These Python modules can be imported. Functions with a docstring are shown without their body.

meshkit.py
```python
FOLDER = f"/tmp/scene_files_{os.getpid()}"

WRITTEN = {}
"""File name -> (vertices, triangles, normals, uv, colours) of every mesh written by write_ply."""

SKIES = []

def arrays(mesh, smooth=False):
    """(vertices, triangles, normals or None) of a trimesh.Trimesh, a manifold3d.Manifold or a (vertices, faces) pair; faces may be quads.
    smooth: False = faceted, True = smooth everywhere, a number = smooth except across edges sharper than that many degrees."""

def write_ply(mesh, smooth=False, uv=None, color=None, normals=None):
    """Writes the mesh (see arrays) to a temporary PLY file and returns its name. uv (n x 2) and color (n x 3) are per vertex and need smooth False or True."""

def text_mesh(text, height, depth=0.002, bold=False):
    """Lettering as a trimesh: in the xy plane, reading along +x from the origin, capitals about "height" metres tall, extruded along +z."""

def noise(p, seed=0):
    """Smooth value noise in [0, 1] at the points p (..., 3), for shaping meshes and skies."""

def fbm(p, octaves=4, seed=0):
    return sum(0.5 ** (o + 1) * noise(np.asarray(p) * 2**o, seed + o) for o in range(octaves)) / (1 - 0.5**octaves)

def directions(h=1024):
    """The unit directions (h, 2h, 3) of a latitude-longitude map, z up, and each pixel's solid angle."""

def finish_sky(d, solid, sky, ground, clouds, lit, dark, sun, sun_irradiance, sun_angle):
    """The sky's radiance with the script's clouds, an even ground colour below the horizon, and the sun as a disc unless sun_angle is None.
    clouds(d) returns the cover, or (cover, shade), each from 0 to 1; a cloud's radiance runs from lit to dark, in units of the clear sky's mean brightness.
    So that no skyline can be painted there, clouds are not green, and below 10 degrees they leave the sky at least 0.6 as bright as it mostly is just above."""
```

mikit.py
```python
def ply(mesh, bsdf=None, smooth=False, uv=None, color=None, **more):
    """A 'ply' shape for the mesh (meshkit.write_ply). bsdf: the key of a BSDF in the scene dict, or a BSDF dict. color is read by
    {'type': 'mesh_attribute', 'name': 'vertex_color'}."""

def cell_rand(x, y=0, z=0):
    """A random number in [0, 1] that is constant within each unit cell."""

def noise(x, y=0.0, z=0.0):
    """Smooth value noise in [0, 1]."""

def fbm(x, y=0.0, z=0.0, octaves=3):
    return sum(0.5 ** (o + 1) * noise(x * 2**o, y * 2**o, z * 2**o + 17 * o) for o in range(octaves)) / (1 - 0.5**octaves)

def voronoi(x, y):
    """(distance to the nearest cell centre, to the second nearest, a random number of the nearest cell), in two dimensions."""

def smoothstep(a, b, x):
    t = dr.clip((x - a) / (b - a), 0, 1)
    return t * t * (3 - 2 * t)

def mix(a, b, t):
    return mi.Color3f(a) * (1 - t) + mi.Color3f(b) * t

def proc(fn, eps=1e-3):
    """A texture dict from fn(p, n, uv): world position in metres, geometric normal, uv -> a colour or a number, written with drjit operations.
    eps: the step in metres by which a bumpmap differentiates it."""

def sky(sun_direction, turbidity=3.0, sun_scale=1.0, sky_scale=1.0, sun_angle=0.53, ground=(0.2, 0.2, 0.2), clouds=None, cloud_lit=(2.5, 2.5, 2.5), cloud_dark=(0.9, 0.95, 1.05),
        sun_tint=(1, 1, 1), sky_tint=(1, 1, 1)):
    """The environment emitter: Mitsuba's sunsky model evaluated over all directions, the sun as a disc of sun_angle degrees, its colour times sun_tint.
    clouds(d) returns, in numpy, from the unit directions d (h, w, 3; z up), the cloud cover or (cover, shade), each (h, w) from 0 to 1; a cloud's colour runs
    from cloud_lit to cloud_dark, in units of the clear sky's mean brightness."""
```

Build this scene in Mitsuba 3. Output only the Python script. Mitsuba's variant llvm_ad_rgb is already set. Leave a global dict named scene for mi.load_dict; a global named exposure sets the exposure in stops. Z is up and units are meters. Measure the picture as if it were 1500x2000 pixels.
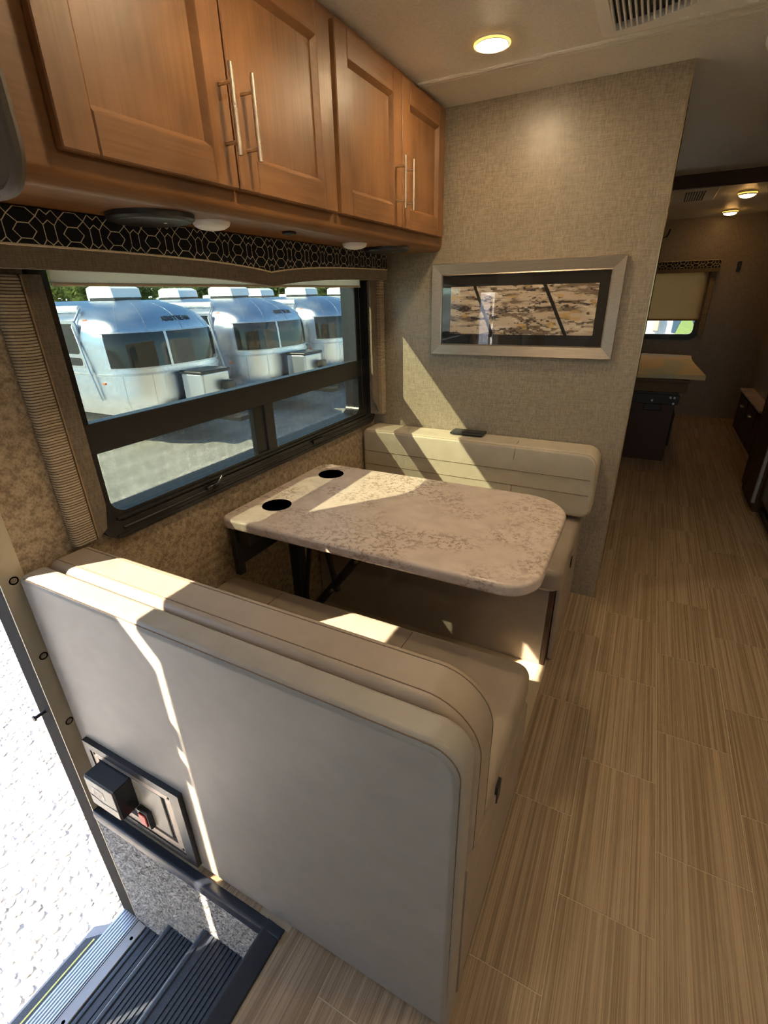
import math, random
import numpy as np
import trimesh
import drjit as dr
import mitsuba as mi
import manifold3d as m3
from shapely.geometry import Polygon, box as sbox, Point
import mikit, meshkit
from mikit import proc, noise, fbm, voronoi, cell_rand, smoothstep, mix

T = mi.ScalarTransform4f
random.seed(7)
rng = np.random.default_rng(7)
scene, labels = {}, {}

# ------------------------------------------------------------------ camera, sky, sun, exposure
CAM = np.array([0.0, 0.0, 1.44])
FWD = np.array([-0.42748606, 0.80530427, -0.41078059])
UP = np.array([-0.17135307, 0.37397521, 0.9114717])
FOVX = math.degrees(2 * math.atan(750 / 938.65))
scene['camera'] = {'type': 'perspective', 'fov': FOVX, 'fov_axis': 'x', 'near_clip': 0.02, 'far_clip': 500.0,
                   'to_world': T().look_at(origin=CAM.tolist(), target=(CAM + FWD).tolist(), up=UP.tolist())}
SUN = np.array([-1.0, -1.23, 1.23])
def clouds(d):
    c = meshkit.fbm(d * 3.0 + 5.0, 4, 3)
    return np.clip((c - 0.60) * 5, 0, 0.7)
scene['sky'] = mikit.sky(SUN.tolist(), turbidity=2.4, sun_scale=3.1, sky_scale=3.6, ground=(0.35, 0.34, 0.32), clouds=clouds)
exposure = 2.7
LAMP = 31.0

# ------------------------------------------------------------------ helpers
def numbered(k):
    if k not in scene and k not in labels:
        return k
    i = 1
    while f'{k}_{i:03d}' in scene or f'{k}_{i:03d}' in labels:
        i += 1
    return f'{k}_{i:03d}'

def thing(name, label, cat, group=None, kind=None):
    k = numbered(name)
    labels[k] = {'label': label, 'category': cat}
    if group: labels[k]['group'] = group
    if kind: labels[k]['kind'] = kind
    return k

def struct(name, label, cat='wall'):
    labels[name] = {'label': label, 'category': cat, 'kind': 'structure'}
    return name

def part(parent, name, mesh, mat, smooth=False, label=None, kind=None, **more):
    k = numbered(parent + '__' + name)
    scene[k] = mikit.ply(mesh, mat, smooth, **more)
    if label or kind:
        labels[k] = {}
        if label: labels[k]['label'] = label
        if kind: labels[k]['kind'] = kind
    return k

def share(parent, name, shape, to_world=None):
    k = numbered(parent + '__' + name)
    scene[k] = dict(shape)
    if to_world is not None: scene[k]['to_world'] = to_world
    return k

def put(key, mesh, mat, smooth=False):
    scene[key] = mikit.ply(mesh, mat, smooth)

def cat(*ms):
    out = []
    for m in ms:
        out += list(m) if isinstance(m, (list, tuple)) else [m]
    return trimesh.util.concatenate(out)

def box(x0, x1, y0, y1, z0, z1):
    m = trimesh.creation.box(extents=(x1 - x0, y1 - y0, z1 - z0))
    m.apply_translation(((x0 + x1) / 2, (y0 + y1) / 2, (z0 + z1) / 2))
    return m

def cbox(x0, x1, y0, y1, z0, z1, c=0.003):
    h = np.array([x1 - x0, y1 - y0, z1 - z0]) / 2
    c = min(c, h.min() * 0.9)
    pts = []
    for sx in (-1, 1):
        for sy in (-1, 1):
            for sz in (-1, 1):
                s = np.array([sx, sy, sz])
                for k in range(3):
                    q = (h - c) * s
                    q[k] = h[k] * s[k]
                    pts.append(q)
    m = trimesh.convex.convex_hull(np.array(pts))
    m.apply_translation(((x0 + x1) / 2, (y0 + y1) / 2, (z0 + z1) / 2))
    return m

def rbox(x0, x1, y0, y1, z0, z1, r, seg=24):
    s = m3.Manifold.sphere(r, seg)
    parts_ = []
    for x in (x0 + r, x1 - r):
        for y in (y0 + r, y1 - r):
            for z in (z0 + r, z1 - r):
                parts_.append(s.translate((x, y, z)))
    mm = m3.Manifold.batch_hull(parts_).to_mesh()
    return trimesh.Trimesh(mm.vert_properties[:, :3], mm.tri_verts, process=False)

def ext(poly, axis, a, b):
    """poly in the plane of the two other axes (x: y,z  y: x,z  z: x,y), extruded from a to b."""
    gs = getattr(poly, 'geoms', [poly])
    m = trimesh.util.concatenate([trimesh.creation.extrude_polygon(g, b - a) for g in gs])
    v = np.array(m.vertices); f = np.array(m.faces)
    u, w, h = v[:, 0], v[:, 1], v[:, 2] + a
    if axis == 'x': v = np.c_[h, u, w]
    elif axis == 'y': v = np.c_[u, h, w]; f = f[:, ::-1]
    else: v = np.c_[u, w, h]
    return trimesh.Trimesh(v, f, process=False)

def rrect(a0, a1, b0, b1, r):
    return sbox(a0 + r, b0 + r, a1 - r, b1 - r).buffer(r, quad_segs=8) if r > 0 else sbox(a0, b0, a1, b1)

def tube(pts, r, sides=8, closed=False):
    p = np.asarray(pts, float)
    n = len(p)
    if closed:
        t = np.roll(p, -1, 0) - np.roll(p, 1, 0)
    else:
        t = np.gradient(p, axis=0)
    t /= np.linalg.norm(t, axis=1, keepdims=True) + 1e-12
    ref = np.array([0, 0, 1.0]) if abs(t[:, 2]).mean() < 0.8 else np.array([1.0, 0, 0])
    a = np.cross(t, ref); a /= np.linalg.norm(a, axis=1, keepdims=True) + 1e-12
    b = np.cross(t, a)
    ang = np.arange(sides) * 2 * np.pi / sides
    rr = np.broadcast_to(r, (n,))[:, None, None]
    v = (p[:, None] + rr * (np.cos(ang)[None, :, None] * a[:, None] + np.sin(ang)[None, :, None] * b[:, None])).reshape(-1, 3)
    f = []
    rows = n if closed else n - 1
    for i in range(rows):
        i2 = (i + 1) % n
        for j in range(sides):
            j2 = (j + 1) % sides
            q = [i * sides + j, i * sides + j2, i2 * sides + j2, i2 * sides + j]
            f += [[q[0], q[1], q[2]], [q[0], q[2], q[3]]]
    if not closed:
        c0, c1 = len(v), len(v) + 1
        v = np.vstack([v, p[0], p[-1]])
        for j in range(sides):
            j2 = (j + 1) % sides
            f += [[c0, j2, j], [c1, (n - 1) * sides + j, (n - 1) * sides + j2]]
    m = trimesh.Trimesh(v, np.array(f), process=False)
    m.fix_normals()
    return m

def rod(p, q, r, sides=16):
    return tube(np.array([p, q], float), r, sides)

def lathe(profile, sides=32, at=(0, 0, 0), down=False):
    """profile of (radius, z) revolved about z."""
    m = trimesh.creation.revolve(np.array(profile, float), sections=sides)
    m.apply_translation(at)
    m.fix_normals()
    return m

def ring_rr(w, h, radii, inset, n=7):
    """Corner-rounded rectangle centred on 0 (w, h), corner radii (br, tr, tl, bl), inset; the number of points is fixed."""
    pts = []
    cs = [(1, -1, -90), (1, 1, 0), (-1, 1, 90), (-1, -1, 180)]
    for (sx, sy, a0), r in zip(cs, radii):
        rr = max(r - inset, 0.0005)
        cx, cy = sx * (w / 2 - inset - rr), sy * (h / 2 - inset - rr)
        for k in range(n):
            a = math.radians(a0 + 90 * k / (n - 1))
            pts.append((cx + rr * math.cos(a), cy + rr * math.sin(a)))
    return np.array(pts)

def slab(axis, c0, c1, w, h, radii, t0, t1, r0, r1=None, n=7, seg=5, puff=0.0):
    """A rounded slab: its outline lies across 'axis', from t0 to t1; edges rounded by r0 at t0 and r1 at t1."""
    r1 = r0 if r1 is None else r1
    rings = []
    for k in range(seg + 1):
        a = math.pi / 2 * k / seg
        rings.append((r0 * (1 - math.sin(a)), t0 + r0 * (1 - math.cos(a))))
    for k in range(seg + 1):
        a = math.pi / 2 * (1 - k / seg)
        rings.append((r1 * (1 - math.sin(a)), t1 - r1 * (1 - math.cos(a))))
    P, F = [], []
    for ins, t in rings:
        rr = ring_rr(w, h, radii, ins, n)
        P.append(np.c_[rr + [c0, c1], np.full(len(rr), t)])
    m = len(P[0])
    # caps: concentric inner rings so that a cap may bulge
    def cap(ring, t, sgn):
        out = []
        for s in (0.85, 0.6, 0.3):
            q = ring.copy(); c = ring[:, :2].mean(0)
            q[:, :2] = c + (q[:, :2] - c) * s
            q[:, 2] = t + sgn * puff * (1 - s ** 2)
            out.append(q)
        return out
    front, back = cap(P[0], t0, -1), cap(P[-1], t1, 1)
    allr = front[::-1] + P + back
    V = np.vstack(allr)
    for i in range(len(allr) - 1):
        for j in range(m):
            j2 = (j + 1) % m
            a, b, c, d = i * m + j, i * m + j2, (i + 1) * m + j2, (i + 1) * m + j
            F += [[a, b, c], [a, c, d]]
    ca, cb = len(V), len(V) + 1
    V = np.vstack([V, np.r_[allr[0][:, :2].mean(0), t0 - puff], np.r_[allr[-1][:, :2].mean(0), t1 + puff]])
    L = (len(allr) - 1) * m
    for j in range(m):
        j2 = (j + 1) % m
        F += [[ca, j2, j], [cb, L + j, L + j2]]
    if axis == 'x': V = V[:, [2, 0, 1]]
    elif axis == 'y': V = V[:, [0, 2, 1]]
    me = trimesh.Trimesh(V, np.array(F), process=False)
    if axis == 'y': me.invert()
    return me

# ------------------------------------------------------------------ materials
def principled(base, rough=0.5, spec=0.5, metallic=0.0, **k):
    b = base if isinstance(base, dict) else {'type': 'rgb', 'value': list(base)}
    return {'type': 'principled', 'base_color': b, 'roughness': rough, 'specular': spec, 'metallic': metallic, **k}
def two(b): return {'type': 'twosided', 'bsdf': b}
def bump(b, fn, scale, eps=1e-3):
    return {'type': 'bumpmap', 'bsdf': b, 'arbitrary': proc(fn, eps), 'scale': scale}
def mat(name, b): scene['mat_' + name] = b; return 'mat_' + name

def woodcol(along, dark, light):
    def fn(p, n, uv):
        a, b, c = (p.x, p.y, p.z)
        if along == 'z': g = fbm(b * 16 + a * 16, a * 12, c * 2.2, 3); fi = noise(b * 240 + a * 240, 3.0, c * 7)
        elif along == 'y': g = fbm(c * 16 + a * 16, a * 12, b * 2.2, 3); fi = noise(c * 240 + a * 240, 3.0, b * 7)
        else: g = fbm(b * 16 + c * 16, c * 12, a * 2.2, 3); fi = noise(b * 240 + c * 240, 3.0, a * 7)
        mot = fbm(a * 9 + 3, b * 9, c * 9, 2)
        t = smoothstep(0.15, 0.9, 0.45 * g + 0.14 * fi + 0.41 * mot)
        return mix(dark, light, t)
    return fn
def wood(name, along, dark, light, rough=0.44):
    return mat(name, principled(proc(woodcol(along, dark, light)), rough, 0.5))
WZ = wood('maple_upright', 'z', (0.135, 0.060, 0.022), (0.255, 0.120, 0.046))
WY = wood('maple_lengthwise', 'y', (0.135, 0.060, 0.022), (0.255, 0.120, 0.046))
WD = wood('dark_wood', 'x', (0.035, 0.015, 0.008), (0.085, 0.036, 0.018), 0.6)

def linen(p, n, uv):
    wv = noise(p.x * 620, p.y * 620, p.z * 70) * 0.5 + noise(p.x * 70 + 7, p.y * 70, p.z * 620) * 0.5
    sl = noise(p.x * 340, p.y * 340, p.z * 30) * 0.5 + noise(p.x * 30, p.y * 30 + 5, p.z * 340) * 0.5
    return 0.6 * wv + 0.4 * sl
LINEN = mat('linen_wall', bump(principled(proc(lambda p, n, uv: mix((0.195, 0.158, 0.113), (0.345, 0.29, 0.216), smoothstep(0.2, 0.8, linen(p, n, uv)))), 0.36, 0.6), linen, 0.0006, 8e-4))
def suede(p, n, uv):
    return fbm(p.x * 90, p.y * 90, p.z * 60, 3) * 0.6 + 0.4 * fbm(p.x * 300, p.y * 300 + 9, p.z * 200, 2)
SUEDE = mat('mottled_wall', bump(principled(proc(lambda p, n, uv: mix((0.19, 0.135, 0.085), (0.42, 0.335, 0.235), smoothstep(0.22, 0.78, suede(p, n, uv)))), 0.6, 0.3), suede, 0.0006))
CEIL = mat('ceiling_vinyl', bump(principled(proc(lambda p, n, uv: mix((0.66, 0.645, 0.59), (0.75, 0.735, 0.68), noise(p.x * 260, p.y * 260, p.z * 260))), 0.45, 0.4), lambda p, n, uv: noise(p.x * 260, p.y * 260, p.z * 260), 0.0004))

TW, TL, TX0, TY0 = 0.2247, 0.457, 0.0393, 0.168
def tilecol(p, n, uv):
    cx = dr.floor((p.x - TX0) / TW)
    off = 0.5 * TL * (cx - 2 * dr.floor(cx / 2))
    cy = dr.floor((p.y - TY0 + off + 0.5 * TL) / TL)
    r = cell_rand(cx, cy, 5)
    s1 = noise(p.x * 620 + r * 97, p.y * 2.5 + r * 31, 1.0)
    s2 = noise(p.x * 190 + r * 57, p.y * 1.6 + r * 11, 5.0)
    s3 = noise(p.x * 1500, p.y * 30, 2.0)
    t = 0.45 * s1 + 0.38 * s2 + 0.17 * s3
    return mix((0.215, 0.148, 0.088), (0.41, 0.312, 0.212), smoothstep(0.18, 0.85, t + (r - 0.5) * 0.10))
TILE = mat('striped_tile', bump(principled(proc(tilecol), 0.40, 0.45), lambda p, n, uv: noise(p.x * 620, p.y * 3, 1.0), 0.00025))
GROUT = mat('grout', principled((0.46, 0.38, 0.27), 0.6, 0.3))

def leather(p, n, uv):
    return fbm(p.x * 420, p.y * 420, p.z * 420, 2)
def softfold(p, n, uv):
    return 0.16 * leather(p, n, uv) + 3.0 * fbm(p.x * 6, p.y * 6, p.z * 4 + 3, 2)
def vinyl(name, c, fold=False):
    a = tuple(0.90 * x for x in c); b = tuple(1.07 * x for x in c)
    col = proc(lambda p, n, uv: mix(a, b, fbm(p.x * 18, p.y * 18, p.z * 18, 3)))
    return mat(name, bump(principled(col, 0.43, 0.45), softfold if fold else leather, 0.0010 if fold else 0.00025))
VINYL = vinyl('taupe_vinyl', (0.300, 0.248, 0.198))  # one taupe upholstery in three tones, each matched to its light
VINYL_COOL = vinyl('cool_lit_panel_vinyl', (0.295, 0.276, 0.248), True)  # same vinyl, its grey is cool daylight put into the colour
def wrinkle(p, n, uv):
    q = p.x * 22 + p.z * 9
    w = noise(q, p.z * 6, 2.0) * smoothstep(0.52, 0.62, p.z) * smoothstep(0.80, 0.72, p.z)
    return 0.16 * leather(p, n, uv) + 2.6 * w
VINYL_LIT = mat('lit_far_back_vinyl', bump(principled(proc(lambda p, n, uv: mix((0.40, 0.345, 0.265), (0.47, 0.41, 0.32), fbm(p.x * 18, p.y * 18, p.z * 18, 3))), 0.42, 0.45), wrinkle, 0.0012, 2e-3))  # same vinyl, painted paler as the far back is lit
SEAM = mat('seam_thread', principled((0.17, 0.125, 0.085), 0.7, 0.2))
PIPING = mat('tan_piping', principled((0.34, 0.22, 0.11), 0.6, 0.3))

def marble(p, n, uv):
    big = fbm(p.x * 7 + 3, p.y * 9, p.z * 7, 3)
    fine = fbm(p.x * 95, p.y * 120, p.z * 95, 4)
    sp = smoothstep(0.50, 0.62, 0.72 * fine + 0.28 * noise(p.x * 420, p.y * 420, p.z * 420)) * smoothstep(0.36, 0.66, big)
    base = mix((0.47, 0.385, 0.33), (0.60, 0.515, 0.455), fbm(p.x * 26, p.y * 30, p.z * 26, 3))
    return mix(base, (0.27, 0.19, 0.145), dr.clip(sp * 0.80, 0, 1))
MARBLE = mat('marbled_laminate', principled(proc(marble), 0.30, 0.5))
BLACK = mat('black_plastic', principled((0.018, 0.019, 0.021), 0.38, 0.5))
BLACKM = mat('black_frame', principled((0.012, 0.013, 0.014), 0.30, 0.5))
BLACKMET = mat('black_metal', principled((0.02, 0.02, 0.022), 0.42, 0.5))
RUBBER = mat('dark_rubber', principled(proc(lambda p, n, uv: mix((0.022, 0.029, 0.043), (0.042, 0.053, 0.075), noise(p.x * 300, p.y * 300, p.z * 300))), 0.40, 0.5))
SEAL = mat('matt_seal', principled((0.035, 0.033, 0.032), 0.85, 0.1))
NOSE = mat('dark_blue_trim', principled((0.020, 0.027, 0.042), 0.35, 0.5))
NICKEL = mat('satin_nickel', {'type': 'roughconductor', 'material': 'none', 'specular_reflectance': {'type': 'rgb', 'value': [0.74, 0.66, 0.56]}, 'alpha': 0.25})
BRUSH = mat('brushed_frame', bump(principled(proc(lambda p, n, uv: mix((0.34, 0.29, 0.24), (0.46, 0.40, 0.34), noise(p.x * 15, p.y * 400, p.z * 500))), 0.38, 0.5, 0.75), lambda p, n, uv: noise(p.x * 15, p.y * 400, p.z * 500), 0.0001))
ALU = mat('aluminium', principled((0.52, 0.545, 0.58), 0.35, 0.5, 0.9))
WHITE = mat('white_plastic', principled((0.80, 0.79, 0.75), 0.4, 0.5))
CREAM = mat('cream_fabric', principled((0.60, 0.50, 0.36), 0.8, 0.2))
TRIMTAN = mat('tan_trim', principled((0.42, 0.36, 0.26), 0.42, 0.4))
GREYBR = mat('grey_brown_panel', principled((0.085, 0.068, 0.055), 0.5, 0.4))
TAUPE = mat('taupe_fabric', bump(principled(proc(lambda p, n, uv: mix((0.10, 0.080, 0.060), (0.215, 0.175, 0.132), noise(p.x * 350, p.y * 350, p.z * 60) * 0.6 + 0.4 * noise(p.x * 60, p.y * 60, p.z * 500))), 0.85, 0.2), lambda p, n, uv: noise(p.x * 350, p.y * 350, p.z * 350), 0.0004))
def ribs(p, n, uv):
    v = p.z / 0.0068 + 0.5 * noise(p.x * 20, p.y * 20, p.z * 6)
    i = dr.floor(v); f = v - i
    line = smoothstep(0.0, 0.28, f) * smoothstep(1.0, 0.72, f)
    return line * (0.65 + 0.35 * cell_rand(i, 3, 1)) * (0.8 + 0.2 * noise(p.x * 90, p.y * 90, i))
RIBFAB = mat('ribbed_fabric', bump(principled(proc(lambda p, n, uv: mix((0.10, 0.072, 0.05), (0.45, 0.365, 0.27), smoothstep(0.1, 0.9, ribs(p, n, uv)))), 0.85, 0.2), ribs, 0.0012, 6e-4))

def sdseg(u, v, a, b):
    ax, ay = a; bx, by = b
    dx, dy = bx - ax, by - ay
    t = dr.clip(((u - ax) * dx + (v - ay) * dy) / (dx * dx + dy * dy), 0, 1)
    return dr.sqrt(dr.square(u - ax - t * dx) + dr.square(v - ay - t * dy))
LAT_U, LAT_V = 0.0985, 0.0540
_seg = []
for vc, pt in ((0.25, 0.225), (-0.25, 0.27)):
    _seg += [((-pt, vc), (-0.105, vc + 0.25)), ((pt, vc), (0.105, vc + 0.25)), ((-pt, vc), (-0.105, vc - 0.25)), ((pt, vc), (0.105, vc - 0.25))]
_seg += [((-0.105, 0.0), (0.105, 0.0)), ((-0.105, 0.5), (0.105, 0.5))]
for s_ in (-1, 1):
    _seg += [((s_ * 0.385, 0.0), (s_ * 0.385, 0.5)), ((s_ * 0.385, 0.5), (s_ * 0.5, 0.66)), ((s_ * 0.385, 0.0), (s_ * 0.5, -0.16)),
             ((s_ * 0.27, -0.25), (s_ * 0.385, 0.0)), ((s_ * 0.27, -0.25), (s_ * 0.385, -0.5))]
LSEG = []
for a, b in _seg:
    for sh_ in (-1, 0, 1):
        p_, q_ = (a[0], a[1] + sh_), (b[0], b[1] + sh_)
        if max(p_[1], q_[1]) > -0.52 and min(p_[1], q_[1]) < 0.52: LSEG.append((p_, q_))
def lattice(ax, z0, scale=1.0):
    def fn(p, n, uv):
        u = (p.y if ax == 'y' else p.x) / (LAT_U * scale); v = (p.z - z0) / (LAT_V * scale)
        u = u - dr.floor(u) - 0.5; v = v - dr.floor(v) - 0.5
        d = mi.Float(9.0)
        for a, b in LSEG:
            d = dr.minimum(d, sdseg(u * LAT_U, v * LAT_V, (a[0] * LAT_U, a[1] * LAT_V), (b[0] * LAT_U, b[1] * LAT_V)))
        th = 0.0009 if scale == 1.0 else 0.0013
        t = smoothstep(th * 1.35, th * 0.65, d)
        return mix((0.010, 0.011, 0.014), (0.62, 0.53, 0.40), t)
    return fn
LAT = mat('lattice_fabric', principled(proc(lattice('y', 1.585)), 0.75, 0.2))
LATX = mat('lattice_fabric_rear', principled(proc(lattice('x', 1.65, 1.3)), 0.75, 0.2))

def painted(p, n, uv):
    warp = p.z * 46 + 1.6 * fbm(p.x * 20, 4.0, p.z * 30, 3)
    w1 = fbm(p.x * 7, 2.0, p.z * 60, 5)
    w2 = fbm(p.x * 12 + 3, 1.0, warp, 5)
    bl = fbm(p.x * 70, 6.0, p.z * 130, 4)
    base = mix((0.62, 0.51, 0.405), (0.21, 0.150, 0.108), smoothstep(0.44, 0.58, 0.5 * w1 + 0.5 * w2))
    dark = smoothstep(0.545, 0.60, 0.45 * bl + 0.30 * w2 + 0.25 * fbm(p.x * 9 + 5, 2.0, p.z * 22, 2))
    c = mix(base, (0.035, 0.022, 0.020), dark * 0.92)
    lightb = smoothstep(0.56, 0.62, 0.6 * fbm(p.x * 40 + 9, 3.0, p.z * 90 + 5, 4) + 0.4 * fbm(p.x * 10 + 1, 3.0, p.z * 14, 2))
    c = mix(c, (0.74, 0.66, 0.56), lightb * 0.85)
    gold = smoothstep(0.735, 0.76, fbm(p.x * 18 + 2, 8.0, p.z * 26 + 1, 2))
    return mix(c, (0.60, 0.38, 0.10), gold * 0.6)
PAINT = mat('painted_streaks', principled(proc(painted), 0.5, 0.3))
MATB = mat('black_mat', principled((0.012, 0.013, 0.015), 0.7, 0.2))
CARPET = mat('speckled_carpet', bump(principled(proc(lambda p, n, uv: mix((0.10, 0.10, 0.105), (0.66, 0.65, 0.63), smoothstep(0.25, 0.75, 0.65 * noise(p.x * 170, p.y * 170, p.z * 170) + 0.35 * noise(p.x * 420, p.y * 420, p.z * 420)))), 0.95, 0.1), lambda p, n, uv: noise(p.x * 420, p.y * 420, p.z * 420), 0.003))
FOAM = mat('foam_cream', principled(proc(lambda p, n, uv: mix((0.80, 0.68, 0.44), (0.62, 0.66, 0.52), smoothstep(0.45, 0.65, fbm(p.x * 5 + 2, p.y * 2.2, 1.0, 2)))), 0.8, 0.2))
SKIRT = mat('bed_skirt', principled((0.16, 0.12, 0.08), 0.7, 0.2))
BLIND = mat('tan_blind', {'type': 'principledthin', 'base_color': {'type': 'rgb', 'value': [0.34, 0.205, 0.08]}, 'roughness': 0.7, 'diff_trans': 0.55})
SHADE = mat('cream_shade', {'type': 'principledthin', 'base_color': {'type': 'rgb', 'value': [0.75, 0.66, 0.50]}, 'roughness': 0.7, 'diff_trans': 1.0})
GRAVEL = mat('gravel', bump(principled(proc(lambda p, n, uv: mix((0.36, 0.345, 0.325), (0.70, 0.68, 0.645), smoothstep(0.2, 0.8, 0.5 * noise(p.x * 45, p.y * 45, 1.0) + 0.5 * fbm(p.x * 14, p.y * 14, 2.0, 3)))), 0.9, 0.2), lambda p, n, uv: noise(p.x * 45, p.y * 45, 1.0), 0.012, 4e-3))
PEB = mat('pebble', principled((0.60, 0.585, 0.56), 0.85, 0.2))
SKIN = mat('trailer_aluminium', bump({'type': 'roughconductor', 'material': 'Al', 'alpha': 0.16, 'specular_reflectance': {'type': 'rgb', 'value': [0.72, 0.76, 0.82]}}, lambda p, n, uv: noise(p.x * 3, p.y * 3, p.z * 14), 0.003, 1e-2))
DKGLASS = mat('dark_glass', principled((0.012, 0.015, 0.017), 0.06, 0.6))
ACW = mat('roof_unit_white', principled((0.75, 0.77, 0.80), 0.4, 0.5))
ORANGE = mat('marker_amber', principled((0.55, 0.13, 0.05), 0.3, 0.5))
RED = mat('red_switch', principled((0.60, 0.06, 0.04), 0.4, 0.5))
GREYLAB = mat('grey_plate', principled((0.40, 0.37, 0.31), 0.4, 0.5))
YELLOW = mat('yellow_stripe', principled((0.62, 0.58, 0.20), 0.6, 0.3))
STEPD = mat('dark_grip', principled(proc(lambda p, n, uv: mix((0.05, 0.055, 0.065), (0.10, 0.105, 0.12), noise(p.x * 400, p.y * 400, p.z * 400))), 0.7, 0.3))
STEPL = mat('step_grey', principled((0.34, 0.34, 0.36), 0.6, 0.3))
LEAF = mat('leaf_green', {'type': 'principledthin', 'base_color': proc(lambda p, n, uv: mix((0.05, 0.085, 0.025), (0.19, 0.25, 0.085), noise(p.x * 1.5, p.y * 1.5, p.z * 1.5))), 'roughness': 0.6, 'diff_trans': 0.9})
BARK = mat('bark', principled((0.09, 0.065, 0.045), 0.9, 0.1))
PANE = mat('tinted_pane', {'type': 'thindielectric', 'int_ior': 1.5, 'specular_transmittance': {'type': 'rgb', 'value': [0.52, 0.57, 0.53]}})
CLEAR = mat('clear_pane', {'type': 'thindielectric', 'int_ior': 1.5})
CABPANE = mat('cab_pane', {'type': 'thindielectric', 'int_ior': 1.5, 'specular_transmittance': {'type': 'rgb', 'value': [0.62, 0.68, 0.68]}})
SCREENM = mat('screen_wire', two(principled((0.05, 0.05, 0.055), 0.5, 0.3)))
TRUCKW = mat('truck_white', principled((0.75, 0.75, 0.76), 0.3, 0.5))
TRUCKG = mat('truck_glass', principled((0.05, 0.09, 0.15), 0.1, 0.6))
GREENC = mat('green_vest', principled((0.20, 0.27, 0.10), 0.8, 0.2))
SEATG = mat('cab_seat_fabric', principled((0.16, 0.14, 0.12), 0.7, 0.3))

# ------------------------------------------------------------------ setting
XW, XO = -1.28, -1.34          # window wall: inner and outer face
XR = 1.12                      # right wall, inner face
YP = 2.323                     # partition face
YF, YB = -1.95, 6.98           # front and rear wall faces
ZC = 2.135
Z_SILL = -0.585

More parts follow.
